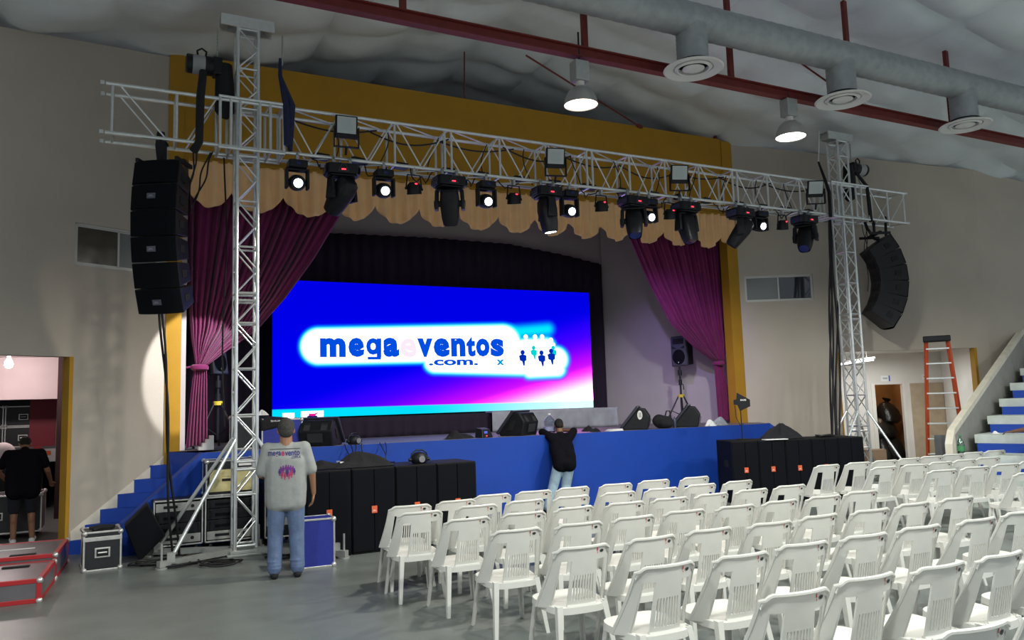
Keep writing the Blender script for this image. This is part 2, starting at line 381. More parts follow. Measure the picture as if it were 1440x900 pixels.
for (x0, x1, y0, y1, lb) in ((1239, 1251, 528, 536.5, 'white paper notice with blue edge above the open closet door'), (1297, 1305, 526, 533.5, 'white paper notice above the closed beige door')):
    a, b = atplane(x0, y1, LB-nR*.006, nR), atplane(x1, y0, LB-nR*.006, nR)
    t = thing('paper_notice', lb, 'notice', a); M = frame((0, 0, 0), DR, (0, 0, 1)); w = (b-a).dot(DR); h = b.z-a.z
    p = MB(); p.M = M; p.bx(0, w, 0, h, 0, .004); p.build('sheet', PAPER, t)
    p = MB(); p.M = M; p.bx(w*.86, w, 0, h, .004, .006); p.build('edge_band', mat('notice_blue', (.05, .1, .4)), t)
    p = MB(); p.M = M; p.bx(w*.2, w*.75, h*.55, h*.62, .004, .006); p.bx(w*.25, w*.7, h*.4, h*.46, .004, .006); p.build('printed_lines', BLACKM, t)
# fluorescent fitting on the lobby ceiling
a, b = atplane(1178, 511, PR+nR*1.7, nR), atplane(1229, 504, PR+nR*1.7, nR)
t = thing('fluorescent_fitting', 'white fluorescent tube fitting lit on the lobby ceiling', 'ceiling light', (a+b)/2)
dv = (b-a).normalized(); L = (b-a).length
FX = mat('fluorescent_glow', (1, 1, 1), emit=(.95, 1, .97), estr=9)
p = MB(); p.M = frame((0, 0, 0), dv, Vector((0, 0, 1)).cross(dv)); p.bx(-L/2, L/2, -.07, .07, 0, .04); p.build('housing', WHITEP, t)
for s in (-.035, .035):
    p = MB(); p.M = frame((0, 0, 0), dv, Vector((0, 0, 1)).cross(dv)); p.cyl((-L/2+.03, s, -.03), (L/2-.03, s, -.03), .018); p.build('tube', FX, t, smooth=True)
for s in (-.3, .3):
    q = dv*L*s; MB().tube([q+Vector((0, 0, .03)), (q.x, q.y, 2.85-t.location.z)], .008).build('hanger', WHITEP, t)
c = PR+DR*3.6+nR*1.6
light('lobby_light', 'AREA', (c.x, c.y, 2.7), 55, (.97, 1, .98), target=(c.x, c.y, 0), size=1.2)
# ------------------------------------------------------------------ bleachers at the far right
GREYP = mat('grey_painted_wall', (.33, .32, .29), .8, noise=.08)
ta = R(12); U = Vector((math.cos(ta), -math.sin(ta), 0)); V = Vector((-math.sin(ta), -math.cos(ta), 0))  # U climbs, V runs along the seats
b0 = CAMP+ray(1370, 611)*16.3; zs0 = .37
rise = .30; r7 = ray(1434, 518); b7 = CAMP+r7*((b0.z+4*rise-CAMH)/r7.z)
U = Vector((b7.x-b0.x, b7.y-b0.y, 0)); run = U.length/4; U.normalize(); V = Vector((U.y, -U.x, 0)); V = V if V.y < 0 else -V
def bench_z(k): return b0.z+rise*(k-3)
base = Vector((b0.x, b0.y, 0))-U*run*2
print('bleacher', b0, b7, run, U)
BSEAT = mat('bleacher_white', (.55, .60, .55), .6, noise=.12, scale=5)
for i in range(9):
    p = base+U*run*i
    m = MB(); m.M = frame((p.x, p.y, 0), U, (-V if Vector((0,0,1)).dot(U.cross(-V)) > 0 else V))
    z = bench_z(i+1); m.bx(0, run+.04, -7, 0, z-.15, z); m.bx(.03, run+.04, -7, -.03, 0, z-.15)
    o = m.build('floor_bleacher', BSEAT); o['kind'] = 'structure'
    m = MB(); m.M = frame((p.x, p.y, 0), U, (-V if Vector((0,0,1)).dot(U.cross(-V)) > 0 else V)); L = 1.05+.1*(i % 3)
    m.bx(run*.80, run+.03, -L if i < 4 else -3, -.08, z, z+rise-.15); o = m.build('trim_bleacher', BLUE); o['kind'] = 'structure'
# its end wall with a cream coping that climbs with it
c0, c1 = atplane(1340, 607, b0-V*.12, V), atplane(1441, 461, b0-V*.12, V)
e = (c1-c0); e2 = c0+e*1.25
m = MB(); nn = Vector((-e.y, e.x, 0)).normalized(); nn = -V
q = [c0, e2, e2+nn*.08, c0+nn*.08]
m.hexa([Vector((p.x, p.y, 0)) for p in q]+list(q)); struct('wall_bleacher', m, GREYP)
m = MB(); q0 = [c0-nn*.02, e2-nn*.02, e2+nn*.09, c0+nn*.09]; m.hexa([p+Vector((0, 0, -.07)) for p in q0]+[p+Vector((0, 0, .03)) for p in q0])
f = Vector((e.x, e.y, 0)).normalized(); q1 = [c0-f*.17-nn*.03, c0-nn*.03, c0+nn*.09, c0-f*.17+nn*.09]
m.hexa([Vector((p.x, p.y, 0)) for p in q1]+[q1[0]+Vector((0, 0, -.2)), q1[1]+Vector((0, 0, .03)), q1[2]+Vector((0, 0, .03)), q1[3]+Vector((0, 0, -.2))])
struct('trim_coping', m, CREAM)
# ------------------------------------------------------------------ roof steel, ducts and lamps
rt = thing('roof_truss', 'dark red steel roof truss under the quilted ceiling', 'roof truss', (0, 8, 6.2))
for z0, z1 in ((-.07, -.055), (.055, .07)): MB().bx(-4, 15.6, -.06, .06, z0, z1).build('chord_flange', REDST, rt)
MB().bx(-4, 15.6, -.008, .008, -.055, .055).build('chord_web', REDST, rt)
for X in (-2, .4, 2.8, 5.2, 7.6, 10.0, 12.4, 14.6): MB().bx(X-.035, X+.035, -.03, .03, .07, roof(X)-6.2+.05).build('post', REDST, rt)
for nm, p0, p1, r in (('roof_hanger', at(1009, 130, 13.2), at(1005, 200, 13.2), .035), ('roof_hanger', at(653, 60, 13.2), at(653, 138, 13.2), .014)):
    tag(MB().tube([p0, p1], r).build(nm, REDST, smooth=True), 'dark red steel post rising from the right end of the ochre header' if r > .02 else 'thin dark rod rising from the middle of the ochre header', 'steel rod')
a, b = at(740, 78, 11.5), at(908, 183, 13.2)
t = thing('bracing_rod', 'dark bracing rod with turnbuckle slanting down to the ochre header', 'steel rod', a)
MB().tube([(0, 0, 0), b-a], .016).build('rod', REDST, t, smooth=True); q = (b-a)
MB().tube([q*.91, q*.925, q*.955, q*.97], [.018, .045, .045, .018]).build('turnbuckle', REDST, t, smooth=True)
a, b = at(1125, 88, 8.6), at(1172, 121, 8.1)
tag(MB().tube([a, b], .014).build('bracing_rod', REDST, smooth=True), 'short dark bracing rod running behind the duct outlet above the lamp', 'steel rod')
t = thing('air_duct', 'grey ribbed ventilation duct running below the ceiling', 'air duct', (0, 7.5, 6.67))
pts = [(-1+15.4*i/170, 0, 0) for i in range(171)]
MB().tube(pts, [.215+.006*(i % 2) for i in range(171)], 20).build('main_pipe', DUCT, t, smooth=True)
DIFW = mat('diffuser_white', (.66, .66, .64), .45)
for X in (6.5, 9.2, 11.96):
    MB().tube([(X, 0, -.1-.03*i) for i in range(18)], [.198+.004*(i % 2) for i in range(18)], 20).build('drop_pipe', DUCT, t, smooth=True)
    d = MB().lathe([(.20, -.60), (.20, -.61), (.37, -.645), (.38, -.655), (.36, -.668), (.255, -.64), (.24, -.60), (.2, -.58)], (X, 0, 0), n=36).build('diffuser', DIFW, t, smooth=True)
    MB().lathe([(.225, -.60), (.235, -.645), (.205, -.665), (.19, -.655), (.185, -.61)], (X, 0, 0), n=32).build('ring', DIFW, d, smooth=True)
    MB().lathe([(0, -.635), (.135, -.64), (.14, -.65), (.1, -.668), (0, -.672)], (X, 0, 0), n=32).build('cone', DIFW, d, smooth=True)
    MB().cyl((X, 0, -.58), (X, 0, -.57), .23).build('throat', BLACKM, d)
REFL = mat('lamp_reflector', (.42, .42, .40), .4, metal=.5)
GLOW = mat('lamp_glow', (1, 1, 1), emit=(1, .97, .88), estr=14)
def high_bay(loc, label, top, warm, glow=None):
    t = thing('high_bay_lamp', label, 'lamp', loc, 0, None)
    MB().bx(-.10, .10, -.08, .08, .30, .56).build('ballast_box', ALUD, t, bevel=.012)
    MB().tube([(0, 0, .56), (0, 0, top)], .012).build('hanger', BLACK, t)
    MB().lathe([(.055, .30), (.055, .24), (.035, .22)], n=16).build('neck', WHITEP, t, smooth=True)
    MB().lathe([(.05, .23), (.10, .22), (.155, .17), (.195, .09), (.215, 0), (.207, 0), (.186, .09), (.147, .165), (.09, .21), (.05, .22)], n=32).build('reflector', REFL, t, smooth=True)
    MB().lathe([(0, .0), (.15, .005), (.206, .012), (.206, .02), (0, .02)], n=32).build('lens', glow or GLOW, t, smooth=True)
    light('lamp_light', 'SPOT', (0, 0, -.03), LAMP_W, warm, size=.18, angle=164, blend=.35, parent=t)
    t.children[-1].rotation_euler = (0, 0, 0)
    return t
WARM, COOLW = (1, .9, .78), (.97, 1, .93)
high_bay(at(817, 148, 8.0), 'warm glowing high-bay lamp hanging in front of the ochre header', .95, WARM, mat('warm_lamp_glow', (1, 1, 1), emit=(1, .80, .58), estr=5))
high_bay(at(1112, 193, 8.0), 'white glowing high-bay lamp hanging nearest the short truss tower', .68, COOLW)
for k, (X, Y) in enumerate(((1.2, 1.0), (5.2, 1.2), (9.2, 1.0), (13.6, 1.6), (-2.5, 2.5))):
    high_bay((X, Y, 5.55), 'high-bay lamp over the seating, %s one of the row above the camera' % ORD[k], .6, COOLW)
# ================================================================== STAGE DRESSING
def lerp(tab, t):
    if t <= tab[0][0]: return tab[0][1]
    for (a, va), (b, vb) in zip(tab, tab[1:]):
        if t <= b: return va+(vb-va)*(t-a)/(b-a)
    return tab[-1][1]
# scalloped gold valance
PEAKS = [.97, 1.61, 2.42, 3.28, 3.98, 4.78, 5.55, 6.35, 7.13, 7.9, 8.66, 9.37, 10.19, 11.0, 11.74, 12.14]
rows = []
n = 560
xs = [.97+(12.14-.97)*i/n for i in range(n+1)]
def vbot(x):
    for a, b in zip(PEAKS, PEAKS[1:]):
        if a <= x <= b: t = (x-a)/(b-a); return 5.36-.30*math.sin(math.pi*t)**.75*(min(1, (b-a)/.7))
    return 5.36
for k in range(15):
    f = k/14; r_ = []
    for x in xs:
        z = 5.84+(vbot(x)-5.84)*f
        ph = x*math.pi*2/.20+.8*math.sin(x*2.3)+.35*math.sin(x*7)
        r_.append((x, 12.99+.048*math.sin(ph)*(.45+.55*f)+.012*math.sin(ph*.37+1), z))
    rows.append(r_)
vl = thing('stage_valance', 'gold scalloped valance hanging from the ochre header above the stage', 'valance', (0, 0, 0))
MB().grid(rows).build('valance_cloth', GOLD, vl, smooth=True, solid=.008)
MB().bx(.97, 12.14, 12.97, 13.08, 5.82, 5.86).build('pelmet_rail', MUSTARD, vl)
def curtain(label, left, right, tail, tie, Y, hook):
    """velvet pulled aside: left/right outline over height, gathered at the tie"""
    c = thing('stage_curtain', label, 'curtain', (0, 0, 0))
    z1, z0 = max(left[-1][0], right[-1][0]), min(left[0][0], right[0][0]); rows = []; NZ, NW = 50, 240
    for j in range(NZ+1):
        z = z0+(z1-z0)*j/NZ; a, b = lerp(left, z), lerp(right, z); w = b-a; r_ = []
        amp = .065*min(1, w/1.2)+.05*min(1, .3/max(w, .1))
        for i in range(NW+1):
            t = i/NW; ph = 2*math.pi*19*t+1.3*math.sin(9*t)+.7*math.sin(23*t)+.5*math.sin(3.1*t+z*.5)
            r_.append((a+w*t, Y+amp*(.65+.35*math.sin(31*t+1))*math.sin(ph)+.018*math.sin(ph*.43+z), z))
        rows.append(r_)
    MB().grid(rows).build('drape', MAROON, c, smooth=True, solid=.012)
    rows = []; (zt, at_, bt_), (zb, ab_, bb_) = tail
    for j in range(31):
        f = j/30; z = zt+(zb-zt)*f; g = f**.7; a, b = at_+(ab_-at_)*g, bt_+(bb_-bt_)*g; r_ = []
        for i in range(71):
            t = i/70; ph = 2*math.pi*6*t+.6*math.sin(5*t)
            r_.append((a+(b-a)*t, Y+.05*math.sin(ph)*(.6+.4*f), z+(.05*math.sin(3*t) if j == 30 else 0)))
        rows.append(r_)
    MB().grid(rows).build('tail', MAROON, c, smooth=True, solid=.012)
    m = MB(); m.lathe([(.10, -.05), (.13, -.03), (.135, 0), (.13, .03), (.10, .05)], (tie[0], Y, tie[1]), n=20); m.tube([(tie[0], Y, tie[1]), ((tie[0]+hook)/2, Y, tie[1]+.02), (hook, Y, tie[1])], .016)
    m.build('tie_back', MAROON, c, smooth=True)
    return c
Y = 13.45
k = 13.45/13.6
def cx(x, z): p = at(x, z, Y); return (p.z, p.x)
curtain('maroon velvet curtain tied back beside the left ochre column',
        [cx(276, 516), cx(270, 480), cx(265, 430), cx(263, 360), (5.75, cx(262, 295)[1])],
        [cx(288, 516), cx(325, 489), cx(360, 465), cx(400, 420), cx(440, 365), cx(478, 303), (5.75, cx(492, 280)[1])],
        (cx(275, 512)+(cx(290, 512)[1],), (ST+.02, cx(262, 620)[1], cx(291, 620)[1])), (cx(281, 517)[1], cx(281, 517)[0]), Y, cx(262, 517)[1])
curtain('maroon velvet curtain tied back beside the right ochre column',
        [cx(1005, 508), cx(980, 490), cx(945, 455), cx(915, 400), cx(890, 342), (5.75, cx(876, 315)[1])],
        [cx(1016, 508), cx(1022, 485), cx(1021, 430), cx(1017, 350), (5.75, cx(1014, 320)[1])],
        (cx(1005, 512)+(cx(1014, 512)[1],), (ST+.02, cx(1012, 595)[1], cx(1030, 595)[1])), (cx(1010, 511)[1], cx(1010, 511)[0]), Y, cx(1024, 512)[1])
# dark drape behind the screen
Y = 15.9; TOP = [(at(x, y, Y).x, at(x, y, Y).z) for x, y in ((300, 330), (470, 328), (600, 334), (715, 343), (790, 358), (846, 372))]
rows = []; xa, xb = 1.1, TOP[-1][0]
for k in range(10):
    f = k/9; r_ = []
    for i in range(281):
        x = xa+(xb-xa)*i/280; zt = lerp(TOP, x); ph = x*24+.8*math.sin(3*x)
        r_.append((x, Y+.035*math.sin(ph), zt+(ST+.01-zt)*f))
    rows.append(r_)
tag(MB().grid(rows).build('backdrop_drape', DARKDR, smooth=True, solid=.01), 'dark violet pleated drape hanging behind the lit screen', 'drape')
# ------------------------------------------------------------------ LED wall
SY = 15.2
TL, TR, BR, BL = [at(x, y, SY) for x, y in ((383, 394), (829, 411), (833.5, 572), (383, 590))]
sx0, sx1 = TL.x, (TR.x+BR.x)/2; sz1, sz0 = (TL.z+TR.z)/2, (BL.z+BR.z)/2
CABW = (sx1-sx0)
def px_of(X, Z):
    d = Vector((X, SY, Z))-CAMP; z = d.dot(FWD); return 720+FPX*d.dot(RT)/z, 450-FPX*d.dot(UP)/z
def sm(a, b, x): t = min(1, max(0, (x-a)/(b-a))); return t*t*(3-2*t)
def pill(x, y, x0, y0, x1, y1, r):
    dx, dy = x1-x0, y1-y0; t = min(1, max(0, ((x-x0)*dx+(y-y0)*dy)/(dx*dx+dy*dy+1e-9))); return math.hypot(x-x0-dx*t, y-y0-dy*t)-r
def mixc(a, b, t): return [a[i]+(b[i]-a[i])*t for i in range(3)]
def picture(x, y):
    c = [2, 0, 222+8*sm(420, 520, y)]
    # violet to pink fan at the lower right
    g = (x-560)*.0032+(y-540)*.0105
    c = mixc(c, [70, 0, 255], sm(-.35, .25, g)); c = mixc(c, [200, 20, 245], sm(.10, .62, g)); c = mixc(c, [245, 110, 230], sm(.50, .95, g)); c = mixc(c, [255, 225, 250], sm(.85, 1.35, g))
    d = pill(x, y, 722, 467, 770, 463, 5); c = mixc(c, [0, 225, 255], 1-sm(-4, 12, d))
    d = min(pill(x, y, 448, 487, 706, 482, 24), pill(x, y, 612, 509, 735, 512, 14), pill(x, y, 735, 503, 780, 506, 17), pill(x, y, 745, 522, 785, 520, 8), pill(x, y, 728, 490, 768, 488, 11))
    c = mixc(c, [0, 205, 255], 1-sm(0, 9, d)); c = mixc(c, [255, 255, 255], 1-sm(-3, 5, d))
    return c, 1-sm(-3, 9, d)
bar = 8.5
NXs, NZs = 300, 120; vs = []; cols = []
for j in range(NZs+1):
    for i in range(NXs+1):
        X = sx0+(sx1-sx0)*i/NXs; Z = sz0+(sz1-sz0)*j/NZs; vs.append((X, SY, Z)); x, y = px_of(X, Z)
        c, inpill = picture(x, y)
        if (Z-sz0) < .165: c = mixc([0, 215, 250], [205, 250, 245], sm(560, 800, x))
        k = 1.08+7*sm(.78, 1, c[0]/255)*(1-inpill)+.5*inpill; cols.append([max(0, v/255)**2.2*k for v in c]+[1])
scr = thing('video_wall', 'large lit blue video wall at the back of the stage', 'screen', (0, 0, 0))
mb = MB(); mb.add(vs, [(j*(NXs+1)+i, j*(NXs+1)+i+1, (j+1)*(NXs+1)+i+1, (j+1)*(NXs+1)+i) for j in range(NZs) for i in range(NXs)])
m = bpy.data.materials.new('video_picture'); m.use_nodes = True; nt = m.node_tree; nt.nodes.clear()
e = nt.nodes.new('ShaderNodeEmission'); a = nt.nodes.new('ShaderNodeVertexColor'); a.layer_name = 'picture'; o = nt.nodes.new('ShaderNodeOutputMaterial')
nt.links.new(a.outputs[0], e.inputs[0]); e.inputs[1].default_value = 1.0; nt.links.new(e.outputs[0], o.inputs[0])
pic = mb.build('picture', m, scr); ca = pic.data.color_attributes.new('picture', 'FLOAT_COLOR', 'POINT')
for i, c in enumerate(cols): ca.data[i].color = c
nc = 12; body = MB()
for i in range(nc):
    w = (sx1-sx0)/nc
    for j in range(4): h = (sz1-sz0)/4; body.bx(sx0+w*i+.002, sx0+w*(i+1)-.002, SY+.004, SY+.09, sz0+h*j+.002, sz0+h*(j+1)-.002)
body.build('panel_cabinets', BLACKM, scr)
def emat(name, rgb, s=1.0): return mat(name, (0, 0, 0), 1, emit=[max(0, v/255)**2.2*(1.5 if min(rgb) > 250 else 1) for v in rgb], estr=s, spec=0)
def P3(x, y, off=.006): p = at(x, y, SY); return Vector((p.x, SY-off, p.z))
def sbox(mb, s, x0, x1, ytop, ybot, bold=.012):
    a, b = P3(x0, ybot), P3(x1, ytop); text_fit(mb, s, a.x, b.x, a.z, b.z, frame((0, SY-.006, 0), (1, 0, 0), (0, 0, 1)), bold)
def prect(mb, x0, x1, y0, y1): mb.add([P3(x0, y1), P3(x1, y1), P3(x1, y0), P3(x0, y0)], [(0, 1, 2, 3)])
mb = MB(); sbox(mb, 'm', 450, 486, 475.5, 502.2, .055); sbox(mb, 'e', 490, 512, 475, 502, .055); sbox(mb, 'o', 515, 534, 475.5, 499, .04); prect(mb, 529.8, 536, 476, 503); prect(mb, 517, 535.5, 501.8, 505.6); sbox(mb, 'a', 539, 561, 475, 502, .055)
sbox(mb, 'v', 587, 608, 476, 502, .055); sbox(mb, 'e', 610, 632, 475.5, 502, .055); sbox(mb, 'n', 634.5, 654, 475.5, 501.5, .055); sbox(mb, 't', 656, 668, 473, 501.5, .055); sbox(mb, 'o', 669.5, 688, 476, 501.5, .055); sbox(mb, 's', 690, 708, 476.5, 501.5, .055)
sbox(mb, '.com.', 603, 672, 505.5, 514, .035)
mb.build('lettering', emat('screen_letter_blue', (0, 80, 222)), scr)
mb = MB(); sbox(mb, 'x', 698, 709, 505.5, 513.5, .035); mb.build('lettering', emat('screen_letter_cyan', (0, 150, 215)), scr)
mb = MB(); sbox(mb, 'e', 563, 585, 476, 502.5, .03); mb.build('pale_letter', emat('screen_letter_pale', (252, 236, 250)), scr)
def folk(mb, x, y, h, off):  # a little round-headed figure, y = top of the head
    M = frame((0, SY-off, 0), (1, 0, 0), (0, 0, 1)); s = P3(x+1, y).x-P3(x, y).x; o = P3(x, y)
    for cx_, cy_, r in ((0, -.16*h, .15*h),):
        mb.add([M @ Vector((o.x+s*(cx_+r*math.cos(a)), o.z+s*(cy_+r*math.sin(a)), 0)) for a in [2*math.pi*i/14 for i in range(14)]], [tuple(range(14))])
    q = [(-.10, -.30), (.10, -.30), (.26, -.36), (.25, -.66), (.15, -.70), (.12, -.98), (.03, -1.0), (-.05, -.72), (-.2, -.66), (-.26, -.38)]
    mb.add([M @ Vector((o.x+s*h*a, o.z+s*h*b, 0)) for a, b in q], [tuple(range(len(q)))])
mb = MB()
for x, y in ((727, 474.5), (739, 470), (752, 470), (762, 470), (774.5, 474.5), (733, 484), (745, 480), (757, 480), (768, 482)): folk(mb, x, y, 21, .006)
mb.build('crowd_emblem', emat('screen_white', (255, 255, 255)), scr)
mb = MB()
for x, y in ((750, 486), (777.5, 486)): folk(mb, x, y, 17, .008)
mb.build('crowd_emblem', emat('screen_aqua', (0, 215, 215)), scr)
mb = MB()
for x, y in ((734.5, 492), (761, 492.5), (774.5, 490)): folk(mb, x, y, 20, .010)
mb.build('crowd_emblem', emat('screen_navy', (0, 48, 175)), scr)
def srect(name, x0, x1, y0, y1, mm, off=.006):
    m = MB(); m.add([P3(x0, y1, off), P3(x1, y1-(x1-x0)*.038, off), P3(x1, y0-(x1-x0)*.038, off), P3(x0, y0, off)], [(0, 1, 2, 3)]); return m.build(name, mm, scr)
srect('taskbar_button', 397, 414, 581, 588.5, emat('screen_white', (255, 255, 255))); srect('taskbar_button', 423, 455, 578.5, 588.5, emat('screen_white', (255, 255, 255)))
m = MB()
p = P3(439, 584.5, .009); m.add([p+Vector((.10*math.cos(a), 0, .028*math.sin(a)-.02)) for a in [2*math.pi*i/16 for i in range(16)]], [tuple(range(16))]); m.build('taskbar_icon', emat('icon_navy', (30, 30, 90)), scr)
m = MB(); m.add([p+Vector((dx, -.002, dz)) for dx, dz in ((-.07, .0), (.04, -.01), (.12, .06), (.03, .035), (-.06, .04))], [(0, 1, 2, 3, 4)]); m.build('taskbar_icon', emat('icon_magenta', (235, 30, 150)), scr)
m = MB(); prect(m, 792, 815, 556, 558.5); prect(m, 817, 831, 555, 557.5); prect(m, 808, 831, 561, 563); m.build('notice_line', emat('screen_white', (255, 255, 255)), scr)
# platform under the screen and the grey cloth in front of it
PY = 14.85; pz = sz0-.03
rows = []
pl = thing('screen_platform', 'low platform skirted in black cloth under the video wall', 'platform', (0, 0, 0))
MB().bx(sx0-.1, sx1+.05, PY+.1, 15.75, pz-.06, pz).build('deck', BLACKM, pl)
xa, xb = sx0-.15, at(705, 600, PY).x
rows = [[(xa+(xb-xa)*i/160, PY+.05+.03*math.sin(i*.75+.6*math.sin(i*.21))*(.3+.7*f), pz-.01+(ST+.005-pz)*f) for i in range(161)] for f in (0, .25, .5, .75, 1)]
MB().grid(rows).build('skirt', DARKDR, pl, smooth=True, solid=.008)
MB().bx(sx0, sx0+.1, 15.0, 15.7, ST, pz-.06).bx(sx1-.1, sx1, 15.0, 15.7, ST, pz-.06).bx(6, 6.1, 15.0, 15.7, ST, pz-.06).build('leg', ALUD, pl)
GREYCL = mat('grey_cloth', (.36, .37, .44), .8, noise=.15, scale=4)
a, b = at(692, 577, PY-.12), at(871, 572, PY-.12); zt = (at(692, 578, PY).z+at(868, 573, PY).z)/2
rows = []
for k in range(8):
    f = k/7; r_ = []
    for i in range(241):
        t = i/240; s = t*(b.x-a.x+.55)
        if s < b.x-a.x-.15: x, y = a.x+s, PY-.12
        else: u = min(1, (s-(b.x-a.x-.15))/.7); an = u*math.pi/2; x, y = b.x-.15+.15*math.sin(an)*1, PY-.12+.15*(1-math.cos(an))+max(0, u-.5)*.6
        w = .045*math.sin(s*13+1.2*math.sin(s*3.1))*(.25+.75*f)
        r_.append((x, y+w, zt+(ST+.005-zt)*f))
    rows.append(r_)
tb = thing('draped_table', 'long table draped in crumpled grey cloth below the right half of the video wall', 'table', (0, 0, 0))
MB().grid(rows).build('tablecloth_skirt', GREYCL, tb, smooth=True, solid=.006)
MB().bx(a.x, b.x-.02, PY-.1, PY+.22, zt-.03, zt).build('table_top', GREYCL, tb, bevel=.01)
# ================================================================== LIGHTING TRUSS
BY0, BY1, BZ0, BZ1 = 10.95, 11.34, 5.45, 6.10
TWX = (1.57, 13.35); TWY = 11.12; RC, RL = .026, .012
bt = thing('lighting_truss', 'long silver box truss spanning in front of the stage opening', 'truss', (0, BY0, BZ0))
X0, X1 = -.13, 15.10; dY, dZ = BY1-BY0, BZ1-BZ0
for y in (0, dY):
    for z in (0, dZ): MB().tube([(X0-.05, y, z), (X1+.05, y, z)], RC).build('chord', ALU, bt, smooth=True)
def bay(mb, x0, x1, y):
    xm = (x0+x1)/2; mb.tube([(x0+.04, y, dZ-.02), (xm-.02, y, .02)], RL); mb.tube([(xm+.02, y, .02), (x1-.04, y, dZ-.02)], RL)
joints = [2.06, 2.86, 3.67, 4.53, 5.42, 6.27, 7.11, 7.93, 8.70, 9.47, 10.33, 11.15, 12.0, 12.80]
front, back, cross = MB(), MB(), MB()
for y, mb in ((0, front), (dY, back)):
    for a, b in zip(joints, joints[1:]): bay(mb, a, b, y)
    for x in joints:
        if x in (4.53, 7.11, 10.33): mb.tube([(x-.055, y, 0), (x-.055, y, dZ)], .02); mb.tube([(x+.055, y, 0), (x+.055, y, dZ)], .02)
        else: mb.tube([(x, y, 0), (x, y, dZ)], .019)
    for x in (-.10, .66, 14.55, 15.07): mb.tube([(x, y, 0), (x, y, dZ)], .019)
    mb.tube([(-.02, y, dZ), (.52, y, .02)], RL); mb.tube([(.80, y, .02), (1.16, y, dZ)], RL); mb.tube([(14.62, y, 0), (15.15, y, dZ)], RL); mb.tube([(14.45, y, 0), (14.0, y, dZ)], RL)
for x in joints+[-.10, .66, 14.55, 15.07]:
    for z in (0, dZ): cross.tube([(x, 0, z), (x, dY, z)], .017)
for a, b in zip(joints, joints[1:]):
    cross.tube([(a+.04, 0, dZ), (b-.04, dY, dZ)], RL); cross.tube([(a+.04, dY, 0), (b-.04, 0, 0)], RL)
front.build('front_lacing', ALU, bt, smooth=True); back.build('rear_lacing', ALU, bt, smooth=True); cross.build('cross_lacing', ALU, bt, smooth=True)
m = MB()
for y in (0, dY):
    for z in (0, dZ): m.box((X0-.09, y, z), (.05, .05, .05)); m.box((X1+.07, y, z), (.05, .05, .05))
m.build('end_fork', ALU, bt, bevel=.005)
def sleeve(x0, x1, xs):
    m = MB()
    for y in (-.035, dY+.035):
        for z in (-.03, dZ+.03): m.tube([(x0, y, z), (x1, y, z)], .022)
        for x in xs: m.tube([(x, y, -.03), (x, y, dZ+.03)], .02)
    for x in (x0+.02, x1-.02, xs[1], xs[-2]):
        for z in (-.03, dZ+.03): m.tube([(x, -.035, z), (x, dY+.035, z)], .018)
    m.build('sleeve_block', ALU, bt, smooth=True)
sleeve(1.18, 2.06, (1.2, 1.34, 1.46, 1.72, 1.86, 2.04)); sleeve(12.85, 13.95, (12.87, 13.02, 13.14, 13.56, 13.72, 13.93))
def tower(name, label, x, ztop, feet):
    t = thing(name, label, 'truss tower', (x, TWY, 0)); h = .135
    for sx in (-h, h):
        for sy in (-h, h): MB().tube([(sx, sy, .04), (sx, sy, ztop)], .024).build('leg', ALU, t, smooth=True)
    m = MB(); z = .12; k = 0
    secs = [(.12, 1.10), (1.20, 3.35), (3.45, 5.35), (5.45, ztop-.03)]
    for a, b in secs:
        for z in (a, b):
            for p, q in (((-h, -h), (h, -h)), ((h, -h), (h, h)), ((h, h), (-h, h)), ((-h, h), (-h, -h))): m.tube([(p[0], p[1], z), (q[0], q[1], z)], .017)
        nb = max(2, round((b-a)/.30)); st = (b-a)/nb
        for i in range(nb):
            z0, z1 = a+st*i, a+st*(i+1)
            for p, q in (((-h, -h), (h, -h)), ((h, -h), (h, h)), ((-h, h), (h, h)), ((-h, -h), (-h, h))):
                if i % 2: p, q = q, p
                m.tube([(p[0], p[1], z0), (q[0], q[1], z1)], .0115)
                if i % 2 == 1: m.tube([(p[0], p[1], z1), (q[0], q[1], z1)], .015)
    m.build('lacing', ALU, t, smooth=True)
    m = MB(); m.bx(-.24, .24, -.24, .24, 0, .03); m.bx(-.2, .2, -.2, .2, .03, .07); m.build('base_plate', ALUD, t, bevel=.006)
    # head block with pulleys
    m = MB()
    for y in (-.11, .11): m.bx(-.36, .36, y-.012, y+.012, ztop, ztop+.16)
    m.bx(-.36, .36, -.11, .11, ztop+.145, ztop+.16)
    hd = m.build('head_block', ALU, t)
    for sx in (-.3, .3): MB().cyl((sx, -.09, ztop+.07), (sx, .09, ztop+.07), .06).build('pulley', ALUD, hd, smooth=True)
    for a in range(4):  # outriggers
        an, L = R(feet[a][0]), feet[a][1]; d = Vector((math.cos(an), math.sin(an), 0))
        m = MB(); m.M = frame(d*.2+Vector((0, 0, .06)), d, (0, 0, 1)); m.bx(0, L-.2, -.035, .035, -.04, .04); o = m.build('outrigger', ALUD, t)
        m = MB(); p = d*(L-.04); m.cyl((p.x, p.y, 0), (p.x, p.y, .02), .07); m.cyl((p.x, p.y, .02), (p.x, p.y, .30), .014); m.cyl((p.x, p.y, .04), (p.x, p.y, .09), .03); m.build('screw_jack', ALUD, o, smooth=True)
        q = d*(L-.16); s = Vector((h*(1 if d.x > 0 else -1), h*(1 if d.y > 0 else -1), 1.50))
        MB().tube([q+Vector((0, 0, .10)), s], .025).build('brace', ALU, t, smooth=True)
        MB().box(q+Vector((0, 0, .12)), (.09, .09, .12)).build('brace_foot', ALUD, t)
    return t
tower('truss_tower', 'silver truss tower standing nearest the blue stage steps', TWX[0], 7.2, ((206, 1.18), (154, 1.30), (-48, 1.58), (60, .55)))
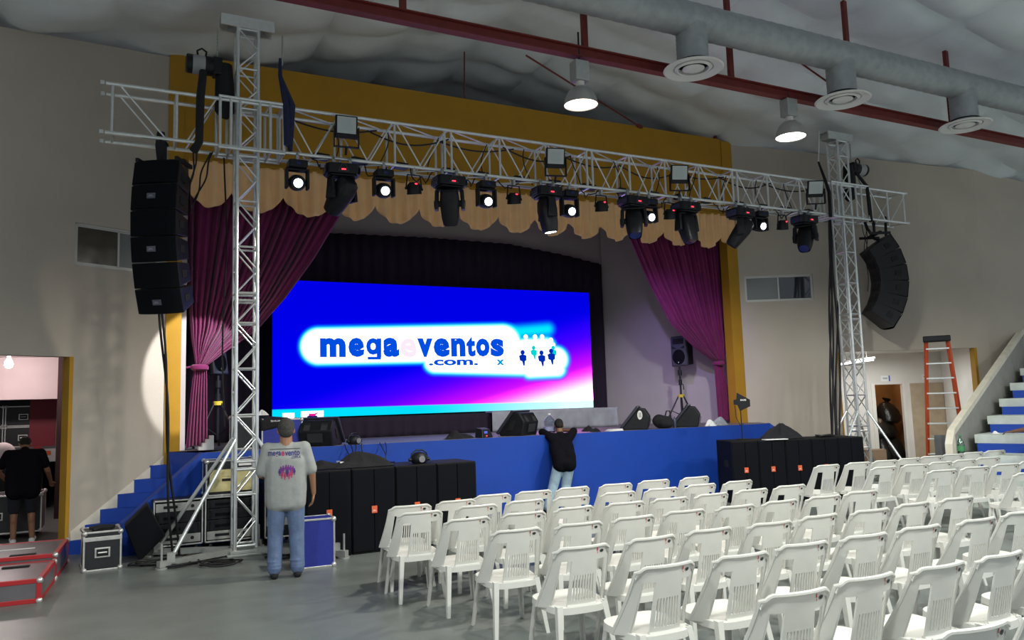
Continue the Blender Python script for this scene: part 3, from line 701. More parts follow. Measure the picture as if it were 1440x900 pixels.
tower('truss_tower', 'silver truss tower standing beside the lobby doorway', TWX[1], 7.08, ((188, 1.25), (300, 1.15), (25, 1.45), (150, 1.2)))
# slings, hoists and cables at both towers
STRAP = mat('blue_sling', (.012, .018, .06), .75, noise=.2, scale=25)
def sling(name, label, pts, r, mm=BLACKM, cat='sling'): return tag(MB().tube(pts, r, 8).build(name, mm, smooth=True), label, cat)
p0 = at(394, 106, 11.0)
t = thing('lifting_sling', 'dark blue lifting sling around the truss nearest the inner side of the steps tower', 'sling', p0)
def loc(p, q): return Vector(p)-Vector(q)
MB().tube([(0, 0, .25), (0, 0, 0), loc(at(403, 150, 10.90), p0), loc(at(404, 205, 10.90), p0)], [.02, .03, .05, .05]).build('strap', STRAP, t, smooth=True)
MB().tube([(0, 0, 0), loc(at(411, 148, 10.9), p0), loc(at(408, 205, 10.9), p0), loc(at(408, 215, 11.1), p0)], [.025, .045, .04, .03]).build('strap', STRAP, t, smooth=True)
MB().tube([(0, 0, .02), (0, 0, .12), (.03, 0, .16), (.03, 0, .6)], .012).build('hook', ALUD, t, smooth=True)
def hoist(label, x, y, z, ang):
    t = thing('chain_hoist', label, 'hoist', (x, y, z), ang)
    MB().cyl((-.16, 0, 0), (.2, 0, 0), .13).build('motor', BLACK, t, smooth=True, bevel=.02)
    MB().bx(-.26, -.14, -.11, .11, -.13, .12).build('gearbox', BLACK, t, bevel=.02)
    MB().lathe([(.131, -.04), (.132, .12)], (0, 0, 0), (1, 0, 0), n=24).build('label_band', mat('grey_label', (.35, .35, .36), .6), t, smooth=True)
    MB().tube([(-.05, 0, .12), (-.06, 0, .2), (0, 0, .24), (.06, 0, .2), (.05, 0, .12)], .014).build('handle', BLACK, t, smooth=True)
    m = MB()
    for i in range(8): m.lathe([(.010, -.022), (.012, 0), (.010, .022)], (-.2, 0, .16+.05*i), n=6)
    m.tube([(-.2, 0, .1), (-.2, 0, .55)], .006); m.build('chain', ALUD, t)
    b = MB(); b.tube([(-.3, 0, .05), (-.3, 0, -.2), (-.3, 0, -.62), (-.27, 0, -.68)], [.10, .125, .13, .09], 12); b.build('chain_bag', BLACKM, t, smooth=True)
    m = MB(); m.tube([(0, 0, -.13), (0, 0, -.24)], .02); m.tube([(0, 0, -.24), (.05, 0, -.30), (0, 0, -.36), (-.04, 0, -.31)], .014); m.build('load_hook', ALUD, t, smooth=True)
    return t
hoist('black chain hoist hanging on the tower beside the lobby doorway', 13.95, 11.12, 6.55, R(0))
hoist('black chain hoist hanging at the outer side of the steps tower', .98, 11.15, 6.62, R(180))
sling('lifting_sling', 'black lifting sling from the lobby-side hoist down to the truss', [at(1204, 243, 11.0), at(1219, 262, 10.93), at(1222, 285, 10.9), at(1225, 312, 10.92)], [.03, .035, .04, .04])
sling('lifting_sling', 'black webbing sling holding the outer line array end of the truss', [at(286, 100, 11.0), at(282, 135, 10.93), at(280, 200, 10.9), at(272, 212, 11.0)], [.05, .055, .05, .06])
sling('lifting_sling', 'black forked sling above the flood light nearest the lobby-side tower', [at(1151, 228, 11.1), at(1161, 255, 10.90), at(1166, 270, 10.89), at(1168, 305, 10.9)], [.02, .03, .035, .035])
m = MB(); p0 = at(1152, 185, 11.1)
for i in range(26): m.lathe([(.010, -.022), (.013, 0), (.010, .022)], p0+(at(1151, 228, 11.1)-p0)*(i/25), n=6)
tag(m.build('hoist_chain', ALU, smooth=True), 'steel chain running up from the forked sling to the tower head', 'chain')
def strands(name, label, starts, ends, r, sway=.06, seg=14, sag=0):
    t = thing(name, label, 'cable', starts[0])
    for i, (a, b) in enumerate(zip(starts, ends)):
        a, b = Vector(a), Vector(b); pts = []
        for k in range(seg+1):
            f = k/seg; p = a.lerp(b, f); w = math.sin(math.pi*f)
            p += Vector((sway*w*math.sin(5*f+i*1.7), sway*w*math.cos(4*f+i*2.3)*.6, -sag*w)); pts.append(p-Vector(starts[0]))
        MB().tube(pts, r, 6).build('strand', CABLE, t, smooth=True)
    return t
q = at(1166, 305, 11.3); e = Vector((12.75, 11.3, 0.02))
strands('cable_bundle', 'thick black cable bundle hanging from the truss beside the lobby-side tower', [q+Vector((.03*i, .02*(i % 2), 0)) for i in range(5)], [Vector((12.62+.06*i, 11.2+.03*(i % 3), .02)) for i in range(5)], .020, .07)
q = at(223, 433, 10.95)
strands('cable_bundle', 'black cables dropping from the line array beside the steps to the floor', [q, q+Vector((.03, 0, 0))], [Vector((.72, 11.38, .02)), Vector((.80, 11.45, .02))], .017, .05)
strands('cable_bundle', 'thin black cables looping from the truss down to the top of the straight line array', [at(272, 212, 11.0), at(276, 212, 11.0), at(296, 215, 11.2), at(299, 214, 11.2), at(315, 222, 11.3)], [at(263, 290, 11.15), at(268, 300, 11.15), at(270, 290, 11.15), at(272, 286, 11.2), at(316, 600, 11.5)], .012, .04)
strands('cable_bundle', 'thin wires hanging from the truss beside the curved line array', [at(1212, 315, 11.2), at(1216, 316, 11.2), at(1219, 316, 11.2)], [at(1222, 380, 11.35), at(1224, 385, 11.35), at(1220, 410, 11.3)], .008, .06)
# cabling tied along the truss
tr = thing('truss_cabling', 'black power cables strung along the inside of the silver box truss', 'cable', (0, 0, 0))
rr = random.Random(3)
for k in range(9):
    x = 2.2+1.15*k; z = BZ1-.03-.02*(k % 3); pts = []
    for i in range(13): f = i/12; pts.append((x+1.3*f, BY1-.05-.1*math.sin(k)*f, z-.10*math.sin(math.pi*f)*(1+.6*(k % 2))))
    MB().tube(pts, .013, 6).build('cable', CABLE, tr, smooth=True)
for k in range(14):
    x = 2.4+.75*k; pts = []
    for i in range(11): f = i/10; pts.append((x+.5*f+.04*math.sin(9*f+k), BY0+.12+.2*rr.random()*f, BZ0+.04-.22*math.sin(math.pi*f)*(.4+.6*rr.random())))
    MB().tube(pts, .010, 6).build('cable', CABLE, tr, smooth=True)
for k in range(12):
    x = 2.7+.84*k+.1*rr.random(); z1 = BZ1-.05; pts = [(x+.1*math.sin(3*f+k), BY0+.25, z1+(BZ0-z1)*f) for f in [i/10 for i in range(11)]]
    MB().tube(pts, .009, 6).build('cable', CABLE, tr, smooth=True)
for k in range(16):
    x = 2.5+.66*k+.15*rr.random(); m = MB(); m.box((x, BY0+.2, BZ0+.06), (.18+.1*rr.random(), .12, .09), Matrix.Rotation(.3*rr.random(), 3, 'Z')); m.build('connector_box', BLACK, tr, bevel=.01)
# ------------------------------------------------------------------ lamps on the truss
def clampm(mb): mb.bx(-.02, .02, -.03, .03, -.09, .02); mb.tube([(0, -.035, .0), (0, 0, .045), (0, .035, 0)], .016); 
def wash(label, x, z, pan, tilt):
    t = thing('beam_moving_head', label, 'stage light', (x, BY0, BZ0-.02), pan, 'lit white beam moving heads')
    dz = z-(BZ0-.02)
    m = MB(); clampm(m); m.build('clamp', ALUD, t)
    m = MB(); m.bx(-.13, .13, -.12, .12, -.20, -.09); m.build('base', BLACK, t, bevel=.02)
    m = MB(); m.bx(-.03, .03, -.125, -.118, -.165, -.13); m.build('display', LENSOFF, t)
    m = MB(); m.bx(-.14, .14, -.06, .06, -.235, -.20)
    for s in (-1, 1): m.bx(s*.145-.02, s*.145+.02, -.06, .06, dz-.09, -.20)
    m.build('yoke', BLACK, t, bevel=.015)
    d = Vector((0, -math.cos(tilt), -math.sin(tilt))); c = Vector((0, 0, dz)); q = Vector((0, 0, 1)).rotation_difference(d)
    m = MB(); m.lathe([(0, -.16), (.07, -.16), (.10, -.12), (.115, -.02), (.112, .09), (.095, .125), (.07, .13), (.068, .12)], c-d*.04, d, 22); hd = m.build('head', BLACK, t, smooth=True)
    m = MB(); m.lathe([(0, .100), (.062, .100), (.062, .09)], c-d*.01, d, 24); m.build('lens', LENS, hd, smooth=True)
    for s in (-1, 1): MB().cyl((s*.10, 0, dz), (s*.15, 0, dz), .035).build('pivot', BLACK, t, smooth=True)
    return t
wl = ['outermost lit moving head beside the steps tower', 'lit moving head between the first large head and the first short spotlight', 'lit moving head right of the second large moving head', 'lit moving head right of the narrow upright large head', 'lit moving head tucked in front of the fourth large head', 'lit moving head beside the ochre column near the lobby-side tower']
for (x, z), l in zip(((2.23, 5.03), (3.49, 5.04), (5.16, 5.03), (6.68, 5.0), (8.30, 5.03), (10.9, 5.07)), wl):
    wash('small black '+l, x, z, 0 if x < 8 else .35*0, math.atan2(3.2, 10.9))
def bighead(label, x, pan, tilt, hpan, lit=False):
    t = thing('spot_moving_head', label, 'stage light', (x, BY0-.02, BZ0-.02), pan, 'large moving heads')
    
    for cx_ in (-.12, .12): m = MB(); m.M = Matrix.Translation((cx_, 0, 0)); clampm(m); m.build('clamp', ALUD, t)
    # base: hexagonal-fronted box
    poly = [(-.20, -.17), (.20, -.17), (.24, -.10), (.24, .10), (.20, .17), (-.20, .17), (-.24, .10), (-.24, -.10)]
    m = MB(); m.prism([(a*.86, b*.86) for a, b in poly], .03, Matrix.Translation((0, 0, -.27))); m.prism(poly, .15, Matrix.Translation((0, 0, -.24))); b = m.build('base', BLACK, t, bevel=.015)
    for s in (-1, 1): MB().bx(s*.245-.006, s*.245+.006, -.13, .13, -.22, -.13).build('side_handle', mat('blue_reflection_tint', (.03, .04, .10), .25), b, bevel=.005)  # blue-violet reflection on the base sides painted as the handle colour
    m = MB(); pts = [(-.075, -.06), (.075, -.06), (.018, .055), (-.018, .055)]
    m.prism(pts, .006, frame((0, -.176, -.155), (1, 0, 0), (0, 0, 1))); sc = m.build('display_bezel', mat('bezel_grey', (.10, .10, .11), .4), b)
    m = MB(); m.prism([(x_*.86, y_*.86) for x_, y_ in pts], .003, frame((0, -.1825, -.155), (1, 0, 0), (0, 0, 1))); m.build('display_glass', BLACK, b)
    m = MB(); m.bx(-.030, .030, -.190, -.186, -.20, -.182); m.build('red_readout', REDLED, b)
    H = Matrix.Rotation(hpan, 4, 'Z'); zc = -.50
    y = MB(); y.M = H; y.bx(-.20, .20, -.07, .07, -.305, -.27)
    for s in (-1, 1):
        y.hexa([(s*.205-.03, -.085, zc-.10), (s*.205+.03, -.085, zc-.10), (s*.205+.03, .085, zc-.10), (s*.205-.03, .085, zc-.10), (s*.19-.03, -.06, -.29), (s*.19+.03, -.06, -.29), (s*.19+.03, .06, -.29), (s*.19-.03, .06, -.29)])
    y.build('yoke', BLACK, t, bevel=.02)
    d = Vector((0, -math.cos(tilt), -math.sin(tilt))); c = Vector((0, 0, zc)); m = MB(); m.M = H
    u = Vector((1, 0, 0)); w = d.cross(u)
    rings = [(-.24, .10, .09), (-.20, .135, .13), (-.05, .15, .15), (.06, .145, .14), (.20, .135, .125), (.31, .115, .11), (.33, .105, .10)]
    rr_ = []
    for (s, a, b2) in rings: rr_.append([c+d*s+u*a*math.copysign(abs(math.cos(f))**.6, math.cos(f))+w*b2*math.copysign(abs(math.sin(f))**.6, math.sin(f)) for f in [2*math.pi*i/24 for i in range(25)]])
    m.grid(rr_); m.add([c+d*-.24+u*.10*math.cos(f)+w*.09*math.sin(f) for f in [2*math.pi*i/24 for i in range(24)]], [tuple(range(24))])
    h = m.build('head', BLACK, t, smooth=True)
    m = MB(); m.M = H; m.lathe([(0, .325), (.095, .322), (.10, .31)], c, d, 24); m.build('lens', LENS if lit else LENSOFF, h, smooth=True)
    for s in (-1, 1):
        m = MB(); m.M = H; m.cyl((s*.13, 0, zc), (s*.24, 0, zc), .05); m.build('pivot', BLACK, t, smooth=True)
    return t
BH = [(2.86, -.1, .75, -2.6, 'large moving head below the first flood light, tilted toward the steps'), (4.53, 0, 1.05, 2.7, 'large moving head between the two truss joints left of the screen centre'), (6.25, 0, 1.45, 1.45, 'large moving head hanging upright and narrow with a lit lower end'),
      (7.96, .05, 1.1, -.6, 'large moving head with a bright blue edge beside the sixth gold scallop'), (9.11, 0, 1.3, .1, 'large moving head pointing straight down with an open yoke'), (10.4, .05, .9, -2.4, 'large moving head in front of the right ochre column'), (12.05, .05, .95, -1.1, 'large moving head nearest the lobby-side tower')]
for k, (x, pan, tilt, hp, l) in enumerate(BH): bighead('black '+l, x, pan, tilt, hp, k == 2)
def par(label, x, z, tilt=.9):
    t = thing('par_can', label, 'stage light', (x, BY0+.02, BZ0-.02), 0, 'short spotlights with red readouts')
    m = MB(); clampm(m); m.build('clamp', ALUD, t); dz = z-(BZ0-.02)
    m = MB(); m.tube([(-.125, 0, dz), (-.10, 0, -.10), (.10, 0, -.10), (.125, 0, dz)], .013); m.build('yoke', BLACK, t, smooth=True)
    d = Vector((.15, .25, -1)).normalized(); c = Vector((0, 0, dz))
    m = MB(); m.lathe([(0, -.10), (.06, -.10), (.10, -.06), (.11, .05), (.115, .08), (.10, .082), (.095, .06), (0, .055)], c, d, 20); h = m.build('can', BLACK, t, smooth=True)
    m = MB(); m.sphere(c-d*.03+Vector((.0, -.105, .02)), (.022, .008, .012)); m.build('red_readout', REDLED, h)
    for s in (-1, 1): MB().sphere((s*.125, 0, dz), .022, 8, 6).build('yoke_knob', BLACK, t)
for (x, z), l in zip(((3.97, 5.12), (5.66, 5.12), (7.33, 5.14), (8.78, 5.12), (11.5, 5.13)), ('left of the second large moving head', 'left of the narrow upright moving head', 'left of the blue-edged large head', 'right of the fourth large head', 'left of the large head nearest the lobby-side tower')):
    par('short black spotlight with red readout '+l, x, z)
def flood(label, x, z, rz, tl):
    t = thing('flood_light', label, 'flood light', (x, BY0-.12, z), rz, 'square flood lights on the truss')
    RM = Matrix.Rotation(tl, 4, 'X'); m = MB(); m.M = RM; m.bx(-.16, .16, 0, .05, -.13, .20); b = m.build('housing', BLACK, t, bevel=.012)
    m = MB(); m.M = RM; m.bx(-.135, .135, -.008, .002, -.06, .18); m.build('glass_face', mat('flood_glass', (.52, .57, .56), .25, spec=.6), b)
    m = MB(); m.M = RM; m.bx(-.085, .085, -.011, -.007, -.02, .14); m.build('led_plate', mat('flood_led_plate', (.46, .52, .52), .4), b)
    m = MB(); m.M = RM
    for i in range(9): m.bx(-.14+.035*i-.004, -.14+.035*i+.004, .05, .085, -.1, .17)
    m.build('cooling_fin', BLACK, b)
    m = MB(); m.bx(-.18, -.17, -.02, .06, -.26, .04); m.bx(.17, .18, -.02, .06, -.26, .04); m.bx(-.18, .18, .0, .05, -.265, -.25); m.tube([(0, .03, -.25), (0, .08, -.36)], .018); m.build('bracket', BLACK, t)
for (x, z, rz, tl, l) in ((2.91, 5.86, -.08, .1, 'first large moving head, nearest the steps tower'), (6.38, 5.80, -.25, .22, 'narrow upright moving head'), (8.93, 5.80, -.35, .22, 'truss between the fourth and fifth large heads'), (12.31, 5.86, -.5, .35, 'large moving head beside the lobby-side tower')):
    flood('square grey-faced flood light above the '+l, x, z, rz, tl)
# the moving head's pool of light on the far-left column and curtain
src = Vector((2.55, 10.75, 4.75)); tgt = at(272, 518, 13.3)
light('spot_beam', 'SPOT', src, 1150, (.95, .97, 1), target=tgt, size=.04, angle=25, blend=.12)
light('violet_fill', 'SPOT', (8.15, 10.85, 4.80), 340, (.52, .36, 1), target=(11.9, 14.6, 2.3), size=.08, angle=50, blend=.9)  # added violet fill to tint the right stage wall, no lit head behind it
# ------------------------------------------------------------------ line arrays
def line_array(label, loc_, rz, angs, front_h=.335, D=.44):
    t = thing('line_array', label, 'loudspeaker array', loc_, rz)
    y, z = 0., 0.; W = .60
    pos = Vector((0, 0, 0)); ang = angs[0]; k = len(angs)
    for i, a in enumerate(angs):   # cabinets hinge along their front edges
        ca, sa = math.cos(a), math.sin(a)
        M = Matrix.Translation(pos) @ Matrix.Rotation(a, 4, 'X')
        hb = front_h-.12; m = MB(); m.M = M
        zf0, zf1 = -front_h, 0
        for s0, s1, yb in ((0, 1, D),):
            pts = [(-W/2, 0, zf0+.004), (W/2, 0, zf0+.004), (W/2*.82, D, zf0+.05), (-W/2*.82, D, zf0+.05), (-W/2, 0, zf1-.004), (W/2, 0, zf1-.004), (W/2*.82, D, zf1-.05), (-W/2*.82, D, zf1-.05)]
            m.hexa(pts)
        c = m.build('cabinet', BLACK, t, bevel=.012)
        m = MB(); m.M = M; rows = []
        for j in range(13): u = -1+2*j/12; rows.append([(u*W/2*.985, -.055*(1-u*u)**.5-.004, zf0+.012), (u*W/2*.985, -.055*(1-u*u)**.5-.004, zf1-.012)])
        m.grid(rows); m.build('grille', GRILLE, c, smooth=True)
        m = MB(); m.M = M
        if i % 2: 
            m.bx(-.055, .055, -.072, -.058, -front_h/2-.035, -front_h/2+.035); m.build('badge', mat('badge_grey', (.10, .11, .14), .4), c)
            m = MB(); m.M = M; text_fit(m, 'JBL', -.035, .035, -front_h/2-.02, -front_h/2+.012, frame((0, -.0735, 0), (1, 0, 0), (0, 0, 1)), .01); m.build('badge_lettering', mat('badge_white', (.35, .36, .40), .5), c)
        m = MB(); m.M = M
        m.bx(-.10, .10, D-.01, D+.012, -front_h/2-.07, -front_h/2+.07); m.build('rigging_plate', BLACKM, c)
        for s in (-1, 1):
            m = MB(); m.M = M; m.bx(s*W/2*.93-.012, s*W/2*.93+.012, .12, .24, -front_h/2-.05, -front_h/2+.05); m.build('handle', BLACKM, c)
        pos = M @ Vector((0, 0, -front_h))
    m = MB(); m.bx(-.28, -.24, -.02, .40, 0, .05); m.bx(.24, .28, -.02, .40, 0, .05); m.bx(-.28, .28, .16, .22, .02, .07); m.build('fly_frame', BLACK, t)
    m = MB(); m.tube([(0, .19, .05), (0, .19, .30)], .03); m.tube([(-.04, .19, .26), (0, .19, .34), (.04, .19, .26)], .02); m.build('clamp_hook', BLACK, t, smooth=True)
    return t
p = at(222, 222, 10.75)
line_array('straight-looking black line array hanging at the outer end of the truss above the steps', (.43, 10.85, 5.11), R(-30), [R(a) for a in (-10, -4, 2, 8, 14, 20)])
line_array('curved black line array seen edge-on beyond the lobby-side tower', (14.42, 11.0, 5.12), R(62), [R(a) for a in (-30, -17, -4, 9, 22, 35)], .35, D=.54)
for k, x in ((0, 223), (1, 1246)):
    pass
m = MB(); c = at(226, 205, 11.0); m.tube([c+Vector((0, 0, .18)), c, c+Vector((0, .05, -.25))], [.05, .07, .035], 10)
tag(m.build('hanging_clamp', BLACKM, smooth=True), 'black hanging clamp wrapped round the truss above the straight line array', 'clamp')
sling('hanging_strap', 'black strap holding the inner corner of the curved line array', [at(1216, 312, 11.2), at(1220, 322, 11.15), at(1230, 336, 11.15), at(1240, 338, 11.1)], .03, cat='strap')
sling('hanging_strap', 'short black strap holding the outer corner of the curved line array', [at(1245, 305, 11.2), at(1246, 332, 11.15)], .028, cat='strap')
# ================================================================== LOUDSPEAKERS, CASES AND GEAR
def subwoofer(label, loc_, rz, w, group, badge_z=.55):
    t = thing('subwoofer', label, 'loudspeaker', loc_, rz, group); d, h = .72, 1.08
    MB().bx(-w/2+.003, w/2-.003, .02, d, 0, h).build('cabinet', CARPET, t, bevel=.012)
    m = MB(); m.bx(-w/2+.012, -.004, -.004, .022, .03, h-.02); m.build('grille', GRILLE, t, bevel=.006)
    m = MB(); m.bx(.004, w/2-.012, -.004, .022, .03, h-.02); m.build('grille', GRILLE, t, bevel=.006)
    b = MB().bx(-.036, .036, -.012, -.004, badge_z-.045, badge_z+.045).build('badge', mat('orange_badge', (.75, .13, .05), .5, emit=(.75, .13, .05), estr=.0), t)
    m = MB(); text_fit(m, 'JBL', -.024, .024, badge_z-.028, badge_z-.004, frame((0, -.0135, 0), (1, 0, 0), (0, 0, 1)), .01); m.build('badge_lettering', PAPER, b)
    for s in (-1, 1):
        m = MB(); m.bx(s*(w/2-.001)-.006, s*(w/2-.001)+.006, .2, .36, .62, .74); m.build('handle', BLACKM, t)
    return t
sl = ['subwoofer nearest the grey-shirted man, first of the near four', 'subwoofer under the black jacket, second of four from the grey-shirted man', 'subwoofer under the round black lamp, third from the grey-shirted man', 'subwoofer at the open blue stage end of the four, fourth from the grey-shirted man']
for i, l in enumerate(sl): subwoofer('black '+l, (2.16+.585*i+.29, 10.1, 0), 0, .583, 'subwoofers before the blue stage')
A5, B5 = Vector((9.62, 10.68, 0)), Vector((11.93, 9.84, 0)); e5 = (B5-A5).normalized(); w5 = (B5-A5).length/5; a5 = math.atan2(e5.y, e5.x)
for i, l in enumerate(('carrying the antenna stand', 'under the near edge of the black cloth', 'under the far half of the black cloth heap', 'under the coiled cables', 'nearest the lobby-side tower')):
    p = A5+e5*w5*(i+.5); subwoofer('black subwoofer of the far row, '+l, p, a5, w5-.004, 'subwoofers below the truss tower', .58)
def case(name, label, cat, loc_, rz, w, d, h, bm, group=None, lid=.0, handle=True, wheels=0., em=EDGE, e=.022):
    t = thing(name, label, cat, loc_, rz, group); z0 = wheels; H = h
    MB().bx(-w/2+.006, w/2-.006, -d/2+.006, d/2-.006, z0+.004, z0+H-.006).build('body', bm, t)
    m = MB()
    for sx in (-1, 1):
        for sy in (-1, 1): m.box((sx*(w/2-e/2), sy*(d/2-e/2), z0+H/2), (e, e, H))
    for zz in (z0+e/2, z0+H-e/2):
        for s in (-1, 1): m.box((0, s*(d/2-e/2), zz), (w, e, e)); m.box((s*(w/2-e/2), 0, zz), (e, d, e))
    if lid:
        for s in (-1, 1): m.box((0, s*(d/2-.004), z0+H-lid), (w, .012, .05)); m.box((s*(w/2-.004), 0, z0+H-lid), (.012, d, .05))
    m.build('edge_trim', em, t, bevel=.004)
    for sx in (-1, 1):
        for sy in (-1, 1):
            for zz in (z0+.02, z0+H-.02): MB().sphere((sx*(w/2-.016), sy*(d/2-.016), zz), .034, 10, 6).build('corner', EDGE, t, smooth=True)
    if handle:
        m = MB(); zc = z0+H*.46; m.bx(-.085, .085, -d/2-.006, -d/2+.004, zc-.06, zc+.06); hp = m.build('handle_plate', EDGE, t, bevel=.006)
        MB().bx(-.065, .065, -d/2-.008, -d/2-.005, zc-.042, zc+.042).build('handle_recess', BLACKM, hp)
        MB().tube([(-.05, -d/2-.012, zc), (.05, -d/2-.012, zc)], .011).build('handle_grip', EDGE, hp, smooth=True)
    if wheels:
        for sx in (-1, 1):
            for sy in (-1, 1): MB().cyl((sx*(w/2-.1)-.018, sy*(d/2-.1), wheels*.5), (sx*(w/2-.1)+.018, sy*(d/2-.1), wheels*.5), wheels*.5).build('castor', BLACK, t, smooth=True)
    return t
t = case('flight_case', 'small black flight case with silver edges standing alone before the blue steps', 'flight case', (-.11, 11.22, 0), R(4), .42, .5, .47, CASEBLK, lid=.09)
m = MB(); m.tube([(-.1, -.12, .47), (-.02, -.05, .488), (.1, -.08, .49), (.14, .08, .48), (0, .12, .487), (-.13, .1, .475)], .022); m.build('lid_pad', BLACKM, t, smooth=True)
case('flight_case', 'blue flight case with silver edges standing beside the legs of the grey-shirted man', 'flight case', (2.17, 9.72, 0), R(-2), .44, .34, .57, CASEBLUE, handle=False)
# low case with red edges at the bottom-left corner
LIDG = mat('case_grey_panel', (.13, .12, .13), .3, noise=.15, scale=4); REDE = mat('case_red_edge', (.42, .02, .025), .45)
c0, c1 = atz(97, 757, .30), atz(80, 778, .30)
dd = (c0-c1); L = Vector((dd.x, dd.y, 0)).length; ang = math.atan2(dd.y, dd.x)-R(90); xw = Vector((math.cos(ang), math.sin(ang), 0)); cc = (c0+c1)/2-xw*.8
t = case('flight_case', 'wide grey-lidded flight case with red edges lying before the store room doorway', 'flight case', (cc.x, cc.y, 0), ang, 1.6, L, .30, LIDG, handle=False, em=REDE, e=.045)
for s in (-.45, .45):
    MB().bx(s-.13, s+.13, -L/2+.05, -L/2+.13, .297, .309).build('lid_latch', BLACKM, t, bevel=.004)
MB().bx(.1, .5, -.02, .03, .297, .302).build('lid_label', PAPER, t)
c2 = cc-Vector((-math.sin(ang), math.cos(ang), 0))*(L+.02)
t = case('flight_case', 'second low flight case with red edges lying in front of the first one', 'flight case', (c2.x, c2.y, 0), ang, 1.6, L*.95, .24, LIDG, handle=False, em=REDE, e=.045)
MB().bx(.32, .58, L*.2, L*.2+.08, .237, .249).build('lid_latch', BLACKM, t, bevel=.004)
# amplifier racks against the stage
def rack(name, label, x, w, y, h, units, led=None, wheels=.10):
    t = thing(name, label, 'equipment rack', (x, y, 0)); d = .5; z0 = wheels
    m = MB(); m.bx(-w/2, -w/2+.012, 0, d, z0, z0+h); m.bx(w/2-.012, w/2, 0, d, z0, z0+h); m.bx(-w/2, w/2, 0, d, z0, z0+.012); m.bx(-w/2, w/2, 0, d, z0+h-.012, z0+h); m.bx(-w/2, w/2, d-.012, d, z0, z0+h); m.build('shell', CASEBLK, t)
    m = MB(); e = .02
    for s in (-1, 1): m.bx(s*(w/2-e/2)-e/2, s*(w/2-e/2)+e/2, -.006, .016, z0, z0+h)
    m.bx(-w/2, w/2, -.006, .016, z0, z0+e); m.bx(-w/2, w/2, -.006, .016, z0+h-e, z0+h); m.bx(-w/2, w/2, d-.01, d, z0+h-e, z0+h); m.build('edge_trim', EDGE, t, bevel=.003)
    z = z0+.035
    for (hh, kind) in units:
        if kind == 'silver': 
            u = MB().bx(-w/2+.03, w/2-.03, -.002, .3, z, z+hh-.008).build('amplifier', mat('amp_silver', (.42, .42, .40), .4, metal=.4), t, bevel=.004)
            m = MB(); m.bx(-w*.30, -w*.02, -.006, 0, z+hh*.35, z+hh*.65); m.build('front_mark', BLACK, u); m = MB(); m.cyl((w*.28, -.02, z+hh*.5), (w*.28, 0, z+hh*.5), .022); m.build('level_knob', BLACK, u, smooth=True)
        else:
            u = MB().bx(-w/2+.03, w/2-.03, .004, .3, z, z+hh-.008).build('amplifier', BLACK, t, bevel=.004)
            m = MB(); m.bx(-w*.3, w*.05, -.002, .004, z+hh*.3, z+hh*.55); m.build('vent_panel', GRILLE, u)
            for s in (-1, 1): MB().tube([(s*w*.40, .004, z+.02), (s*w*.40, -.03, z+.03), (s*w*.40, -.03, z+hh-.04), (s*w*.40, .004, z+hh-.03)], .008).build('handle', BLACK, u, smooth=True)
            m = MB(); m.sphere((w*.10, 0, z+hh*.5), .008, 8, 6); m.build('indicator', mat('led_white', (1, 1, 1), emit=(1, .95, .75), estr=4) if kind == 'led' else BLACK, u)
        z += hh
    for sx in (-1, 1):
        for sy in (.08, d-.08): MB().cyl((sx*(w/2-.08)-.018, sy, wheels*.5), (sx*(w/2-.08)+.018, sy, wheels*.5), wheels*.5).build('castor', BLACK, t, smooth=True)
    return t
rack('amplifier_rack', 'black amplifier rack with silver edges half behind the tilted wedge monitor', .80, .62, 11.66, .61, [(.12, 'silver'), (.15, 'dark'), (.15, 'dark'), (.12, 'silver')])
rack('amplifier_rack', 'black amplifier rack with two lit indicators below the cream-fronted console case', 1.46, .66, 11.66, .61, [(.12, 'silver'), (.15, 'led'), (.15, 'led'), (.12, 'dark')])
t = rack('processor_rack', 'black processor rack with green and red lights behind the grey-shirted man', 2.12, .46, 11.50, .92, [(.13, 'dark'), (.13, 'silver'), (.13, 'dark'), (.13, 'dark'), (.08, 'dark'), (.08, 'dark'), (.14, 'silver')])
for (x, z, c) in ((-.13, .80, (.3, 1, .1)), (-.10, .74, (.9, 1, .9)), (-.10, .85, (.9, 1, .9)), (.10, .42, (1, .05, .1)), (0, .3, (.1, .8, .3))):
    MB().bx(x-.025, x+.025, -.006, .004, z-.009, z+.009).build('indicator', mat('led_%d%d' % (c[0]*9, c[1]*9), (.1, .1, .1), emit=c, estr=3), t)
CREAMP = mat('cream_panel', (.62, .55, .27), .5, noise=.12, scale=6)
t = case('console_case', 'open case with a cream yellow front panel standing on the amplifier rack', 'equipment case', (1.47, 11.93, .71), 0, .66, .46, .49, CASEBLK, handle=False)
pb = MB().bx(-.28, .28, -.245, -.232, .06, .36).build('front_panel', CREAMP, t, bevel=.004)
m = MB(); m.bx(-.12, .06, -.249, -.245, .20, .235); m.build('panel_marking', BLACKM, pb)
for i in range(10): MB().bx(-.11+.02*i, -.103+.02*i, -.249, -.245, .26, .268).build('panel_screw', BLACKM, pb)
MB().bx(.10, .27, -.245, -.230, .40, .47).build('white_label', PAPER, t)
